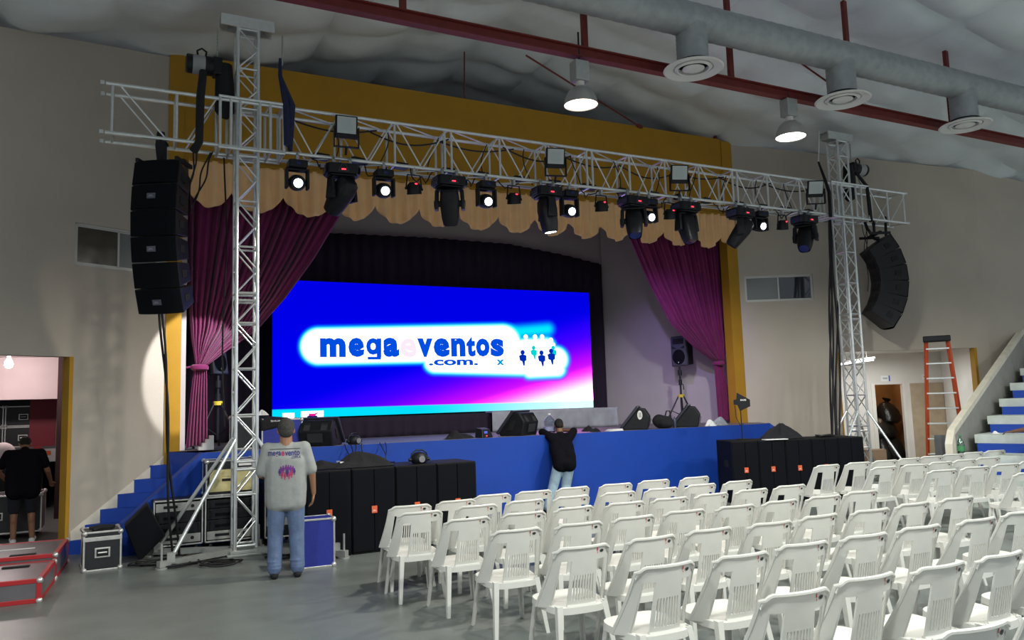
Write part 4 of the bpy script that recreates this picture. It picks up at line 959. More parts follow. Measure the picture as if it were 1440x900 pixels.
def cloth(name, label, cat, c, sx, sy, h, mm, seed, kind=None, n=26):
    """crumpled cloth lying in a heap"""
    rr = random.Random(seed); k = [(rr.uniform(2, 7), rr.uniform(2, 7), rr.uniform(0, 6)) for _ in range(5)]; rows = []
    for j in range(n+1):
        r_ = []
        for i in range(n+1):
            u, v = -1+2*i/n, -1+2*j/n; r = math.hypot(u, v); q = max(abs(u), abs(v), 1e-6)
            a = math.atan2(v, u); rad = q*(1+.16*math.sin(3*a+seed)+.1*math.sin(7*a+seed*2))
            z = h*max(0, 1-q**1.7)*(.65+.12*sum(math.sin(p*u+q2*v+s) for p, q2, s in k))
            r_.append((sx*math.cos(a)*rad, sy*math.sin(a)*rad, max(.004, z)))
        rows.append(r_)
    m = MB(); m.grid(rows); bot = MB(); m.add([(p[0], p[1], 0) for p in rows[0]+[r[-1] for r in rows[1:]]+rows[-1][-2::-1]+[r[0] for r in rows[-2:0:-1]]], [tuple(range(4*n-1, -1, -1))])
    return tag(m.build(name, mm, smooth=True, loc=c), label, cat)
DKCLOTH = mat('black_cloth', (.010, .010, .013), .9, bump=.5, bscale=30)
cloth('jacket', 'black jacket thrown over the first two subwoofers', 'jacket', (2.95, 10.42, 1.082), .40, .20, .22, DKCLOTH, 3)
cloth('jacket', 'thin black sleeve-like cloth trailing off the first subwoofer', 'cloth', (2.48, 10.45, 1.082), .26, .12, .12, DKCLOTH, 8)
p = A5+e5*1.15+Vector((.1, .38, 1.082))
cloth('cloth_heap', 'heap of black cloth with a peak on the far row of subwoofers', 'cloth', p, .44, .26, .36, DKCLOTH, 5)
p = A5+e5*.85+Vector((0, .06, 1.081)); tag(MB().box(p+Vector((0, 0, .006)), (.42, .16, .012), Matrix.Rotation(a5, 3, 'Z')).build('paper_sheet', PAPER), 'white paper lying under the black cloth on the far subwoofers', 'paper')
tag(MB().box((2.82, 10.5, 1.14), (.30, .2, .02), Matrix.Rotation(.1, 3, 'Y')).build('paper_sheet', PAPER), 'white sheet tucked beneath the black jacket on the near subwoofers', 'paper')
def coil(name, label, c, r, tr_, turns, seed, mm=CABLE):
    rr = random.Random(seed); pts = []
    for i in range(turns*20): a = i/20*2*math.pi; q = r*(.75+.25*math.sin(a*.31+seed)); pts.append((q*math.cos(a), q*.7*math.sin(a), tr_*.9+tr_*1.2*(i/20)*.5+.01*math.sin(a*2.7)))
    return tag(MB().tube(pts, tr_, 6).build(name, mm, smooth=True, loc=c), label, 'cable')
coil('cable_coil', 'coiled black cable lying on the far subwoofers beside the black cloth', A5+e5*1.95+Vector((.1, .35, 1.08)), .20, .010, 4, 2)
def stage_lamp(name, label, c, s=1.0, rz=0):
    t = thing(name, label, 'stage light', c, rz)
    MB().lathe([(.0, 0), (.10*s, 0), (.125*s, .03*s), (.125*s, .11*s), (.085*s, .16*s), (.03*s, .18*s), (0, .18*s)], n=20).build('housing', BLACK, t, smooth=True)
    MB().tube([(-.14*s, 0, .06*s), (-.12*s, 0, .16*s), (-.05*s, 0, .205*s), (.05*s, 0, .205*s), (.12*s, 0, .16*s), (.14*s, 0, .06*s)], .012*s).build('bracket', BLACK, t, smooth=True)
    for q in (-1, 1): MB().cyl((q*.125*s, 0, .06*s), (q*.17*s, 0, .06*s), .025*s).build('side_knob', BLACK, t, smooth=True)
    MB().lathe([(0, .0), (.045*s, .0), (.05*s, .01*s)], (0, -.128*s, .07*s), (0, -1, 0), n=16).build('lens', mat('grey_lens', (.3, .3, .33), .15, metal=.6), t, smooth=True)
    return t
stage_lamp('stage_lamp', 'round black lamp with side knobs resting on the third subwoofer', (3.75, 10.35, 1.08), .88)
stage_lamp('stage_lamp', 'small grey round lamp on the stage edge above hanging cables', (3.40, 12.36, ST), .85, .4)
strands('hanging_cables', 'thin black cables hanging over the stage edge onto the jacket', [(3.20+.09*i+(.2 if i > 3 else 0), 12.18, ST+.015) for i in range(6)], [(2.95+.06*i+(.28 if i > 3 else 0), 10.75, 1.10) for i in range(6)], .008, .05, 12, .12)
# stage monitors
STICK = mat('white_sticker', (.75, .75, .73), .5)
def wedge(label, c, f, w=.62, sticker=False):
    f = Vector((f[0], f[1], 0)).normalized(); t = thing('stage_monitor', label, 'loudspeaker', c, 0, 'wedge monitors along the stage edge')
    side = Vector((0, 0, 1)).cross(f); M = Matrix(((f.x, 0, side.x, 0), (f.y, 0, side.y, 0), (0, 1, 0, 0), (0, 0, 0, 1)))
    prof = [(.24, .0), (.25, .05), (-.06, .41), (-.17, .40), (-.27, .24), (-.22, 0)]
    m = MB(); m.prism(prof, w*.86, M @ Matrix.Translation((0, 0, -w*.43))); b = m.build('cabinet', BLACK, t, bevel=.02)
    pr = [(.26, .02), (.305, .055), (-.035, .455), (-.09, .43)]
    m = MB(); m.prism(pr, w, M @ Matrix.Translation((0, 0, -w/2))); m.build('baffle', mat('baffle_grey', (.03, .032, .045), .35), t, bevel=.018)
    m = MB(); m.prism([(.285, .072), (.292, .078), (-.02, .446), (-.028, .44)], w*.8, M @ Matrix.Translation((0, 0, -w*.4))); m.build('grille', GRILLE, t)
    for s in (-1, 1):
        m = MB(); m.prism([(-.02, .10), (.07, .10), (-.03, .26), (-.12, .26)], .02, M @ Matrix.Translation((0, 0, s*w*.43-.01))); m.build('side_recess', BLACKM, b)
    m = MB()
    for z in (-.14, .14): m.prism([(-.20, .36), (-.24, .30), (-.27, .245), (-.22, .33)], .10, M @ Matrix.Translation((0, 0, z-.05)))
    m.prism([(-.275, .20), (-.285, .20), (-.255, .06), (-.245, .06)], .24, M @ Matrix.Translation((0, 0, -.12))); m.build('rear_panel', mat('rear_plate', (.035, .036, .04), .4), b)
    if sticker:
        cx_ = (-.02, .30); pts = [(cx_[0]+.065*math.cos(a)*(1 if abs(math.cos(a)) < .7 else .9), cx_[1]+.10*math.sin(a)*.75) for a in [2*math.pi*i/20 for i in range(20)]]
        m = MB(); m.prism([(x-.055, y) for x, y in pts], .004, M @ Matrix.Translation((0, 0, w*.43))); m.build('sticker', STICK, b)
        m = MB(); m.bx(-.085, -.077, .26, .35, 0, .003) if False else None
        m = MB()
        for x0 in (-.095, -.065): m.prism([(x0, .255), (x0+.012, .255), (x0+.012, .345), (x0, .345)], .002, M @ Matrix.Translation((0, 0, w*.43+.004)))
        m.build('sticker_letter', BLACKM, b)
    return t
wedge('black wedge monitor on the stage edge just beyond the grey-shirted man', (2.92, 12.55, ST), (.55, .84))
wedge('black wedge monitor on the stage edge beside the tall water bottle', (6.46, 12.62, ST), (-.55, .84))
wedge('black wedge monitor with a white round sticker on its side', (9.02, 12.62, ST), (-.78, .62), sticker=False)
wd_ = [o for o in bpy.data.objects if o.name.startswith('stage_monitor')][-1]
wedge('black wedge monitor below the tripod speaker beside crumpled plastic', (10.25, 12.62, ST), (-.75, .66))
# sticker on the third monitor
for o in bpy.data.objects:
    if o.parent == wd_ and o.name.startswith('cabinet'):
        f = Vector((-.78, .62, 0)).normalized(); side = Vector((0, 0, 1)).cross(f)
        sg = 1 if side.y < 0 else -1
        M = Matrix(((f.x, 0, side.x, 0), (f.y, 0, side.y, 0), (0, 1, 0, 0), (0, 0, 0, 1)))
        w = .62; zz = sg*w*.43
        pts = [(-.085+.048*math.cos(a), .275+.085*math.sin(a)) for a in [2*math.pi*i/20 for i in range(20)]]
        m = MB(); m.prism(pts, .005*sg, M @ Matrix.Translation((0, 0, zz+.0125*sg))); m.build('round_sticker', STICK, o)
        m = MB()
        for x0 in (-.107, -.080): m.prism([(x0, .23), (x0+.010, .23), (x0+.010, .32), (x0, .32)], .002*sg, M @ Matrix.Translation((0, 0, zz+.018*sg)))
        m.build('sticker_mark', BLACKM, o)
def pa_speaker(label, c, f, tilt=0):
    ang = math.atan2(-f[0], f[1])+math.pi; t = thing('loudspeaker', label, 'loudspeaker', c, ang)   # front looks along local -Y
    T = Matrix.Rotation(tilt, 4, 'X'); m = MB(); m.M = T
    m.hexa([(-.19, 0, .01), (.19, 0, .01), (.11, .34, .05), (-.11, .34, .05), (-.19, 0, .66), (.19, 0, .66), (.11, .34, .58), (-.11, .34, .58)]); b = m.build('cabinet', BLACK, t, bevel=.02)
    BF = mat('baffle_blueblack', (.035, .037, .05), .3)
    m = MB(); m.M = T; m.bx(-.215, .215, -.05, .03, 0, .68); bf = m.build('baffle', BF, t, bevel=.03)
    m = MB(); m.M = T; m.lathe([(0, .012), (.06, .004), (.15, -.012), (.165, -.002), (.17, .0)], (0, -.052, .21), (0, -1, 0), n=28); m.build('woofer_grille', GRILLE, bf, smooth=True)
    m = MB(); m.M = T; m.bx(-.15, .15, -.056, -.05, .50, .63); m.build('horn', BLACKM, bf, bevel=.01)
    for s in (-1, 1):
        m = MB(); m.M = T; m.prism([(s*.05, 0), (s*.16, 0), (s*.16, .06)], .006, frame((0, -.056, .40), (1, 0, 0), (0, 0, 1))); m.build('port', BLACKM, bf)
    m = MB(); m.M = T; m.sphere((.0, -.064, .09), (.012, .004, .012), 8, 6); m.build('logo_dot', PAPER, bf)
    return t
def tripod(label, c, top, collar, r=.40, rot=0):
    t = thing('speaker_stand', label, 'speaker stand', c, rot)
    MB().cyl((0, 0, .12), (0, 0, top), .022).build('pole', BLACK, t, smooth=True)
    MB().cyl((0, 0, top-.20), (0, 0, top-.08), .045).build('collar', BLACK, t, smooth=True)
    MB().cyl((0, 0, top-.42), (0, 0, top-.30), .04).build('height_clamp', BLACK, t, smooth=True)
    MB().tube([(.03, 0, top-.38), (.10, 0, top-.40), (.11, 0, top-.52)], .010).build('crank', BLACK, t, smooth=True)
    MB().cyl((0, 0, collar-.03), (0, 0, collar+.035), .075).build('yellow_collar', mat('yellow_plastic', (.62, .47, .04), .5), t, smooth=True)
    for k in range(3):
        a = k*2*math.pi/3+.5; u = Vector((math.cos(a), math.sin(a), 0)); MB().tube([u*.06+Vector((0, 0, collar)), u*r+Vector((0, 0, .02))], .017).build('leg', BLACK, t, smooth=True)
        MB().tube([Vector((0, 0, .20))+u*.02, u*r*.55+Vector((0, 0, collar*.47))], .010).build('strut', BLACK, t, smooth=True)
        MB().sphere(u*r+Vector((0, 0, .02)), .025, 8, 6).build('rubber_foot', BLACKM, t)
    return t
p = at(960, 598, 14.0); sp = Vector((p.x, 14.0, ST))
tripod('black tripod stand with yellow collar near the right curtain', sp, 1.28, .62, rot=.3)
pa_speaker('black loudspeaker on the tripod beside the right curtain, glowing blue in front', sp+Vector((.07, .05, 1.28)), (-.97, -.24))
p = at(306, 600, 13.95); sp = Vector((p.x, 13.95, ST))
tripod('black tripod stand with yellow collar behind the steps-side tower', sp, 1.18, .72, rot=.9)
pa_speaker('black loudspeaker on the tripod half hidden by the left curtain', sp+Vector((.03, .10, 1.20)), (.75, -.65), R(-8))
# things along the stage edge
t = case('flight_case', 'blue-sided flight case standing on the stage behind the head of the grey-shirted man', 'flight case', (2.32, 12.72, ST), 0, .62, .40, .44, CASEBLUE, handle=False)
tag(MB().hexa([(2.00, 12.50, 1.55), (2.35, 12.49, 1.62), (2.35, 12.92, 1.62), (2.00, 12.92, 1.55), (1.98, 12.50, 1.735), (2.42, 12.50, 1.738), (2.50, 12.92, 1.745), (1.99, 12.92, 1.80)]).build('equipment_bag', DKCLOTH, bevel=.03), 'black equipment bag lying on the blue-sided flight case', 'bag')
m = MB(); text_fit(m, 'SHURE', 2.14, 2.32, 1.690, 1.715, frame((0, 12.488, 0), (1, 0, 0), (0, 0, 1)), .02); o = m.build('bag_lettering', PAPER); o.parent = bpy.data.objects['equipment_bag']
cloth('white_cloth', 'crumpled white cloth on top of the black equipment bag', 'cloth', (2.06, 12.72, 1.79), .10, .08, .09, PAPER, 4)
case('equipment_case', 'narrow black case standing upright behind the truss tower on the stage', 'equipment case', (1.78, 12.85, ST), 0, .34, .4, .50, CASEBLK, handle=False)
cloth('cable_heap', 'flat heap of black cables and cloth on the stage edge before the video wall', 'cloth', (5.22, 12.5, ST), .27, .14, .16, DKCLOTH, 9)
t = thing('audio_interface', 'small black box with a red light on the stage beside the grey cloth', 'equipment', (5.70, 12.45, ST), .4)
MB().hexa([(-.14, -.09, 0), (.14, -.09, 0), (.14, .09, 0), (-.14, .09, 0), (-.10, -.05, .14), (.10, -.05, .14), (.12, .09, .17), (-.12, .09, .17)]).build('housing', BLACK, t, bevel=.012)
MB().sphere((-.03, -.088, .03), .012, 8, 6).build('red_light', REDLED, t); MB().bx(-.07, .0, -.08, -.065, .07, .11).build('blue_display', mat('blue_disp', (.03, .05, .2), emit=(.15, .2, .9), estr=.6), t)
GL = glass('clear_plastic', (.80, .84, .88), .72)
t = thing('water_bottle', 'tall clear ribbed water bottle standing between a wedge monitor and the leaning man', 'bottle', (6.98, 12.42, ST))
pr = [(0, .0), (.10, 0), (.11, .015)]
for i in range(9): pr += [(.112, .02+.022*i), (.104, .031+.022*i)]
pr += [(.11, .23), (.09, .27), (.05, .31), (.025, .325), (.022, .35)]
MB().lathe(pr, n=24).build('bottle_body', GL, t, smooth=True)
MB().lathe([(.027, .345), (.027, .37), (0, .37)], n=16).build('cap', PAPER, t, smooth=True)
MB().lathe([(.1125, .06), (.1125, .13)], n=24).build('label_wrap', mat('bottle_label', (.35, .38, .62), .5), t, smooth=True)
t = thing('paper_stack', 'flat white papers on the stage edge right of the leaning man', 'paper', (8.32, 12.36, ST), .1)
for i in range(3): MB().box((.02*i, .01*i, .008+.012*i), (.34-.03*i, .14, .011), Matrix.Rotation(.08*i, 3, 'Z')).build('sheet', PAPER, t)
cloth('cable_heap', 'small black cable heap on the stage edge right of the leaning man', 'cable', (7.95, 12.40, ST), .12, .08, .08, DKCLOTH, 12); cloth('cable_heap', 'black cable heap below the rounded end of the grey tablecloth', 'cable', (8.05, 12.85, ST), .12, .08, .16, DKCLOTH, 14)
t = thing('backpack', 'black backpack slumped on the stage between the two far wedge monitors', 'backpack', (9.52, 12.45, ST), -.2)
m = MB(); m.sphere((0, 0, .13), (.19, .13, .15), 26, 18); m.sphere((.02, -.08, .09), (.15, .09, .09), 18, 12); m.v = [(x*(1+.14*math.sin(11*z+5*y)+.08*math.sin(17*x)), y*(1+.15*math.sin(14*x+9*z)), max(0, z*(1+.12*math.sin(13*x+4)))) for x, y, z in m.v]; m.build('bag_body', DKCLOTH, t, smooth=True)
MB().tube([(.05, -.02, .24), (.08, -.02, .33), (.15, -.02, .33), (.17, -.02, .2)], .014).build('carry_loop', BLACKM, t, smooth=True)
MB().lathe([(0, .0), (.03, .0), (.032, .08), (.03, .16), (.012, .19), (.012, .21), (0, .21)], (.24, -.03, 0), n=14).build('side_bottle', mat('dark_bottle', (.05, .06, .10), .2), t, smooth=True)
cloth('plastic_bag', 'crumpled white plastic at the foot of the farthest wedge monitor', 'plastic bag', (10.62, 12.33, ST), .13, .09, .15, mat('white_plastic_film', (.75, .77, .8), .25), 6)
cloth('plastic_bag', 'grey crumpled plastic beyond the farthest wedge monitor', 'plastic bag', (10.95, 12.45, ST), .20, .1, .20, mat('grey_plastic_film', (.28, .30, .36), .3), 7)
m = MB()
for i in range(4): m.bx(1.17+.055*i, 1.225+.055*i, 13.10, 13.3, ST, ST+.05+.055*i)
tag(m.build('foam_block', PAPER), 'white stepped foam block lying behind the tail of the left curtain', 'foam block')
# antenna paddle on its stand
p = atz(1044, 618, 1.081); t = thing('antenna_stand', 'black paddle antenna on a thin pole standing on the far subwoofers', 'antenna', p)
MB().cyl((0, 0, 0), (0, 0, .015), .10).build('round_base', BLACK, t, smooth=True); MB().cyl((0, 0, .015), (0, 0, .66), .009).build('pole', BLACK, t, smooth=True)
vd = Vector((.86, -.51, 0)); k = .0101*1.15
pd = [(1040-1044, 557-583), (1057-1044, 567-583), (1057-1044, 576-583), (1043-1044, 582-583), (1040-1044, 574-583), (1035-1044, 573-583), (1035-1044, 567-583), (1039-1044, 566-583)]
m = MB(); m.prism([(x*k*1.15, -y*k*1.15) for x, y in pd], .02, frame((0, 0, .50), vd, (0, 0, 1))); pdl = m.build('paddle', BLACK, t)
m = MB(); text_fit(m, 'SHURE', 0*k, 9*k, 14.6*k*1.15, 17*k*1.15, frame(Vector((0, 0, .50))+vd.cross(Vector((0, 0, 1)))*.022, vd, (0, 0, 1)), .02); m.build('paddle_lettering', PAPER, pdl)
MB().tube([(-.11, .02, .62), (-.10, .02, .4), (.0, .03, .25), (.08, .03, .28)], .006).build('antenna_lead', CABLE, t, smooth=True)
# tilted floor monitor before the steps
t = thing('stage_monitor', 'black wedge monitor tipped on its corner on the floor before the steps', 'loudspeaker', (.42, 11.30, 0))
q = [at(x, y, 11.30) for x, y in ((175, 731), (208, 699), (233, 744), (196, 781))]; q = [Vector((p.x-.42, 0, p.z)) for p in q]; mz = min(p.z for p in q); q = [p-Vector((0, 0, mz)) for p in q]
ql = [(p.x, p.z) for p in q]
MB().prism(ql, -.30, frame((0, 0, 0), (1, 0, 0), (0, 0, 1))).build('cabinet', CARPET, t, bevel=.015)
cxm = sum(a for a, b in ql)/4; czm = sum(b for a, b in ql)/4
MB().prism([(cxm+(a-cxm)*.93, czm+(b-czm)*.93) for a, b in ql], .014, frame((0, 0, 0), (1, 0, 0), (0, 0, 1))).build('grille', GRILLE, t)
m = MB(); e1 = Vector(q[2])-Vector(q[3]); m.tube([q[3]+e1*.35+Vector((0, .15, 0)), q[3]+e1*.65+Vector((0, .15, 0))], .012); m.build('handle', BLACKM, t)
for k, (x, y, s) in enumerate(((.75, 10.75, 1), (1.05, 11.15, 2), (.45, 11.05, 3), (1.2, 10.5, 4), (2.0, 10.55, 5))):
    coil('floor_cable', 'black cable tangled on the floor %s' % ['before the nearer outrigger of the steps tower', 'between the amplifier racks and the steps tower', 'below the tipped wedge monitor', 'at the base of the steps tower', 'behind the grey-shirted man'][k], (x, y, .0), .26, .011, 4, s)
# ------------------------------------------------------------------ lobby things
p = atz(1309, 682, 0); p = Vector((p.x, p.y, 0)); f = Vector((-p.x, -p.y, 0)).normalized(); ang = math.atan2(f.y, f.x)+R(90)
ORG = mat('orange_fibreglass', (.50, .075, .02), .45, noise=.1, scale=10)
t = thing('stepladder', 'tall orange stepladder standing in the lobby doorway', 'ladder', p+Vector((math.cos(ang), math.sin(ang), 0))*.33, ang)
Ht = 2.86; wb, wt = .37, .20
def rail(s, z, y0=0): return Vector((s*(wb+(wt-wb)*z/Ht), -.0+.30*z/Ht+y0, z))
for s in (-1, 1):
    m = MB(); m.tube([rail(s, 0), rail(s, Ht)], .036, 4); m.build('rail', ORG, t)
    m = MB(); m.tube([rail(s, 0, 1.25)-Vector((0, 0, 0)), Vector((s*wt*.9, .36, Ht))], .026, 4); m.build('rear_leg', ORG, t)
    MB().tube([rail(s, 1.35), Vector((s*.27, .80, 1.35))], .008).build('spreader', ALUD, t)
for k in range(1, 10):
    z = .30*k; w = wb+(wt-wb)*z/Ht; MB().box((0, .30*z/Ht+.01, z), (2*w, .09, .03)).build('step', ALU, t, bevel=.004)
for k in (1, 3, 5, 7): z = .3*k; y = 1.25+(.36-1.25)*z/Ht; MB().tube([(-.30+.04*k*.5, y, z), (.30-.04*k*.5, y, z)], .012).build('rear_bar', ALUD, t)
MB().bx(-.25, .25, .18, .46, Ht-.02, Ht+.10).build('top_cap', BLACK, t, bevel=.02)
rows = []
for j in range(14):
    z = .98-.62*j/13; r_ = []
    for i in range(25): u = i/24; r_.append((-.20+.27*u, -.06+.03*math.sin(u*11+.5)*(.4+j/14)-.004*j+(.02 if j == 0 else 0), z-.04*math.sin(u*9+1)*(j == 13)))
    rows.append(r_)
o = MB().grid(rows).build('hung_shirt', mat('grey_shirt_cloth', (.16, .17, .18), .85, noise=.1), smooth=True, solid=.012); o.matrix_world = Matrix.Translation(t.location) @ Matrix.Rotation(ang, 4, 'Z'); tag(o, 'grey shirt hanging from a step of the orange ladder', 'shirt')
BAGM = mat('black_bin_bag', (.012, .011, .010), .28, bump=.6, bscale=14)
sm_ = (sA[0]+sA[1])/2
for k, (ds, bk, z, r, hz, l) in enumerate(((.16, .75, 0, .52, .85, 'big black rubbish bag at the bottom of the closet heap'), (-.06, .50, 0, .29, .70, 'black rubbish bag at the frame side of the closet heap'), (.08, .80, .62, .46, .62, 'black rubbish bag in the middle of the closet heap'), (.26, .82, 1.02, .38, .62, 'knotted black rubbish bag on top of the closet heap'))):
    c = lob(sm_+ds, bk); m = MB()
    m.lathe([(0, 0), (r*.7, .01), (r*.95, .08), (r, hz*.3), (r*.85, hz*.6), (r*.5, hz*.82), (r*.16, hz*.93), (r*.10, hz*.95), (r*.25, hz*1.0), (r*.3, hz*1.06), (0, hz)], n=26)
    m.v = [(x*(1+.13*math.sin(9*z_+5*y+k)+.09*math.sin(13*x+3*k)), y*(.8+.12*math.sin(8*x+6*z_+k)), z_*(1+.07*math.sin(7*x+k))) for x, y, z_ in m.v]
    tag(m.build('rubbish_bag', BAGM, smooth=True, loc=(c.x, c.y, z)), l, 'rubbish bag')
bx_ = atplane(1229, 640, LB-nR*.35, nR); t = thing('cardboard_box', 'brown cardboard box on the floor in front of the closet bags', 'box', (bx_.x, bx_.y, 0), math.atan2(DR.y, DR.x))
CB = mat('cardboard', (.30, .20, .13), .8, noise=.08)
MB().bx(-.24, .24, -.18, .18, 0, .44).build('carton', CB, t, bevel=.006); MB().bx(-.24, .24, -.18, -.01, .44, .448).bx(-.24, .24, .01, .18, .44, .448).build('flap', CB, t)
# bottles on the bleachers
def on_bench(x, y, k): return atz(x, y, bench_z(k)+.002)
GREENG = glass('green_bottle_plastic', (.35, .62, .42), .7)
def bottle(label, c, mm, lab):
    t = thing('drink_bottle', label, 'bottle', c); MB().lathe([(0, 0), (.05, 0), (.056, .02), (.054, .10), (.056, .2), (.045, .26), (.018, .31), (.016, .34)], n=18).build('bottle_body', mm, t, smooth=True)
    MB().lathe([(.019, .335), (.019, .36), (0, .36)], n=12).build('cap', lab, t, smooth=True); MB().lathe([(.0575, .10), (.0575, .18)], n=18).build('label_wrap', lab, t, smooth=True)
u1 = base+V*.18+U*.30; bottle('green plastic bottle at the near end of a bleacher bench', (u1.x, u1.y, bench_z(2)), GREENG, mat('green_label', (.06, .25, .10), .5))
u1 = base+U*run+V*1.28+U*.2; bottle('clear bottle with a red label on a bleacher bench', (u1.x, u1.y, bench_z(2)), GL, mat('red_label', (.4, .04, .05), .5))
u1 = base+U*run*2+V*.28+U*.2; cloth('paper_scrap', 'crumpled white paper on a bleacher bench', 'paper', (u1.x, u1.y, bench_z(3)), .07, .06, .07, PAPER, 17)
# ------------------------------------------------------------------ store room, truck and the dark outside
DK = mat('night_backdrop_black', (.02, .02, .022), .9)
struct('night_backdrop', MB().bx(-14, 3, 22, 22.2, 0, 6).bx(-14, -13.8, 17.8, 22, 0, 6).bx(2.8, 3, 17.8, 22, 0, 6).bx(-14, 3, 17.8, 22.2, 6, 6.1), DK)  # black backdrop added around the truck so the opening looks dark as at night
p = at(84, 640, 17.2); o = MB().bx(p.x-.06, p.x+.10, 17.05, 17.3, 0, 3.0).build('trim_8', mat('dark_red_post', (.035, .014, .014), .7)); o['kind'] = 'structure'
ty = 18.7; a, b = at(46, 650, ty), at(80, 628, ty); bed = at(30, 629, ty).z
t = thing('truck', 'rear of a truck with red side panel and white bumper parked beyond the store room', 'truck', (0, ty, 0))
xr = at(80, 640, ty).x; xl = xr-2.6
MB().bx(xl, xr+.05, 0, 4.0, bed-.12, bed).build('load_bed', mat('truck_grey', (.10, .10, .10), .7), t)
MB().bx(xl, xr, -.10, 0, a.z, bed-.05).build('rear_panel', mat('truck_white', (.42, .42, .42), .5, noise=.1), t)
MB().bx(xr-.50, xr-.03, .02, .08, bed, bed+1.02).build('red_panel', mat('truck_red', (.22, .015, .03), .5), t)
MB().bx(xr-.03, xr+.10, -.02, .12, bed-.3, bed+1.9).build('corner_post', mat('truck_post', (.22, .22, .23), .5), t)
MB().cyl((xr-.33, -.13, a.z+.22), (xr-.33, -.10, a.z+.22), .10).build('tail_lamp', mat('tail_red', (.30, .02, .02), .3), t, smooth=True)
MB().bx(xr-.62, xr-.10, -.115, -.10, bed-.17, bed-.09).build('reflector', mat('reflector_orange', (.5, .10, .02), .3), t)
for s in (.6, 2.0): MB().cyl((xl+.25, s, .48), (xl+.6, s, .48), .48).cyl((xr-.6, s, .48), (xr-.25, s, .48), .48).build('wheel', BLACKM, t, smooth=True)
ws = (at(58, 600, ty).x-at(6, 600, ty).x); ws = max(.6, ws); xc = (at(58, 600, ty).x+at(6, 600, ty).x)/2; hh = (at(30, 570, ty).z-bed)/2-.01
k = 0
for r_ in range(2):
    for c_ in range(2):
        case('flight_case', 'black flight case on the truck, %s row, %s' % (('lower', 'upper')[r_], ('in front of the red panel', 'at the outer side behind the stooping man')[c_]), 'flight case', (xc-(ws+.02)*c_, ty+.45, bed+(hh+.008)*r_), 0, ws, .8, hh, CASEBLK, 'flight cases loaded on the truck')
        k += 1
cf = atz(69, 755, .02); ch = at(66, 693, 14.55).z
case('flight_case', 'black flight case on castors that the stooping man leans on', 'flight case', (-.98-.6, 14.95, 0), 0, 1.2, .8, ch-.1, CASEBLK, wheels=.10)
cloth('plastic_bag', 'white plastic bag lying on the flight case beside the stooping man', 'plastic bag', (-1.22, 15.0, ch+.005), .16, .12, .14, mat('white_plastic_film', (.75, .77, .8), .25), 21)
t = thing('cushion', 'white cushion with a dark heart on it beside the head of the stooping man', 'cushion', (at(4, 640, 16.2).x, 16.2, 1.02))
MB().sphere((0, 0, .22), (.20, .12, .22), 18, 12).build('stuffing', mat('white_plush', (.62, .55, .55), .9), t, smooth=True)
m = MB(); m.add([(.06+.05*x/16, -.122, .20+.05*y/16) for x, y in [(16*math.sin(a)**3, 13*math.cos(a)-5*math.cos(2*a)-2*math.cos(3*a)-math.cos(4*a)) for a in [2*math.pi*i/24 for i in range(24)]]], [tuple(range(24))]); m.build('heart_patch', BLACKM, t)
tag(MB().bx(-2.2, -1.3, 16.0, 16.5, 0, .9).bx(-2.2, -1.3, 15.98, 16.52, .9, 1.02).build('work_counter', BLACKM, bevel=.01), 'dark counter carrying the white cushion in the store room', 'counter')
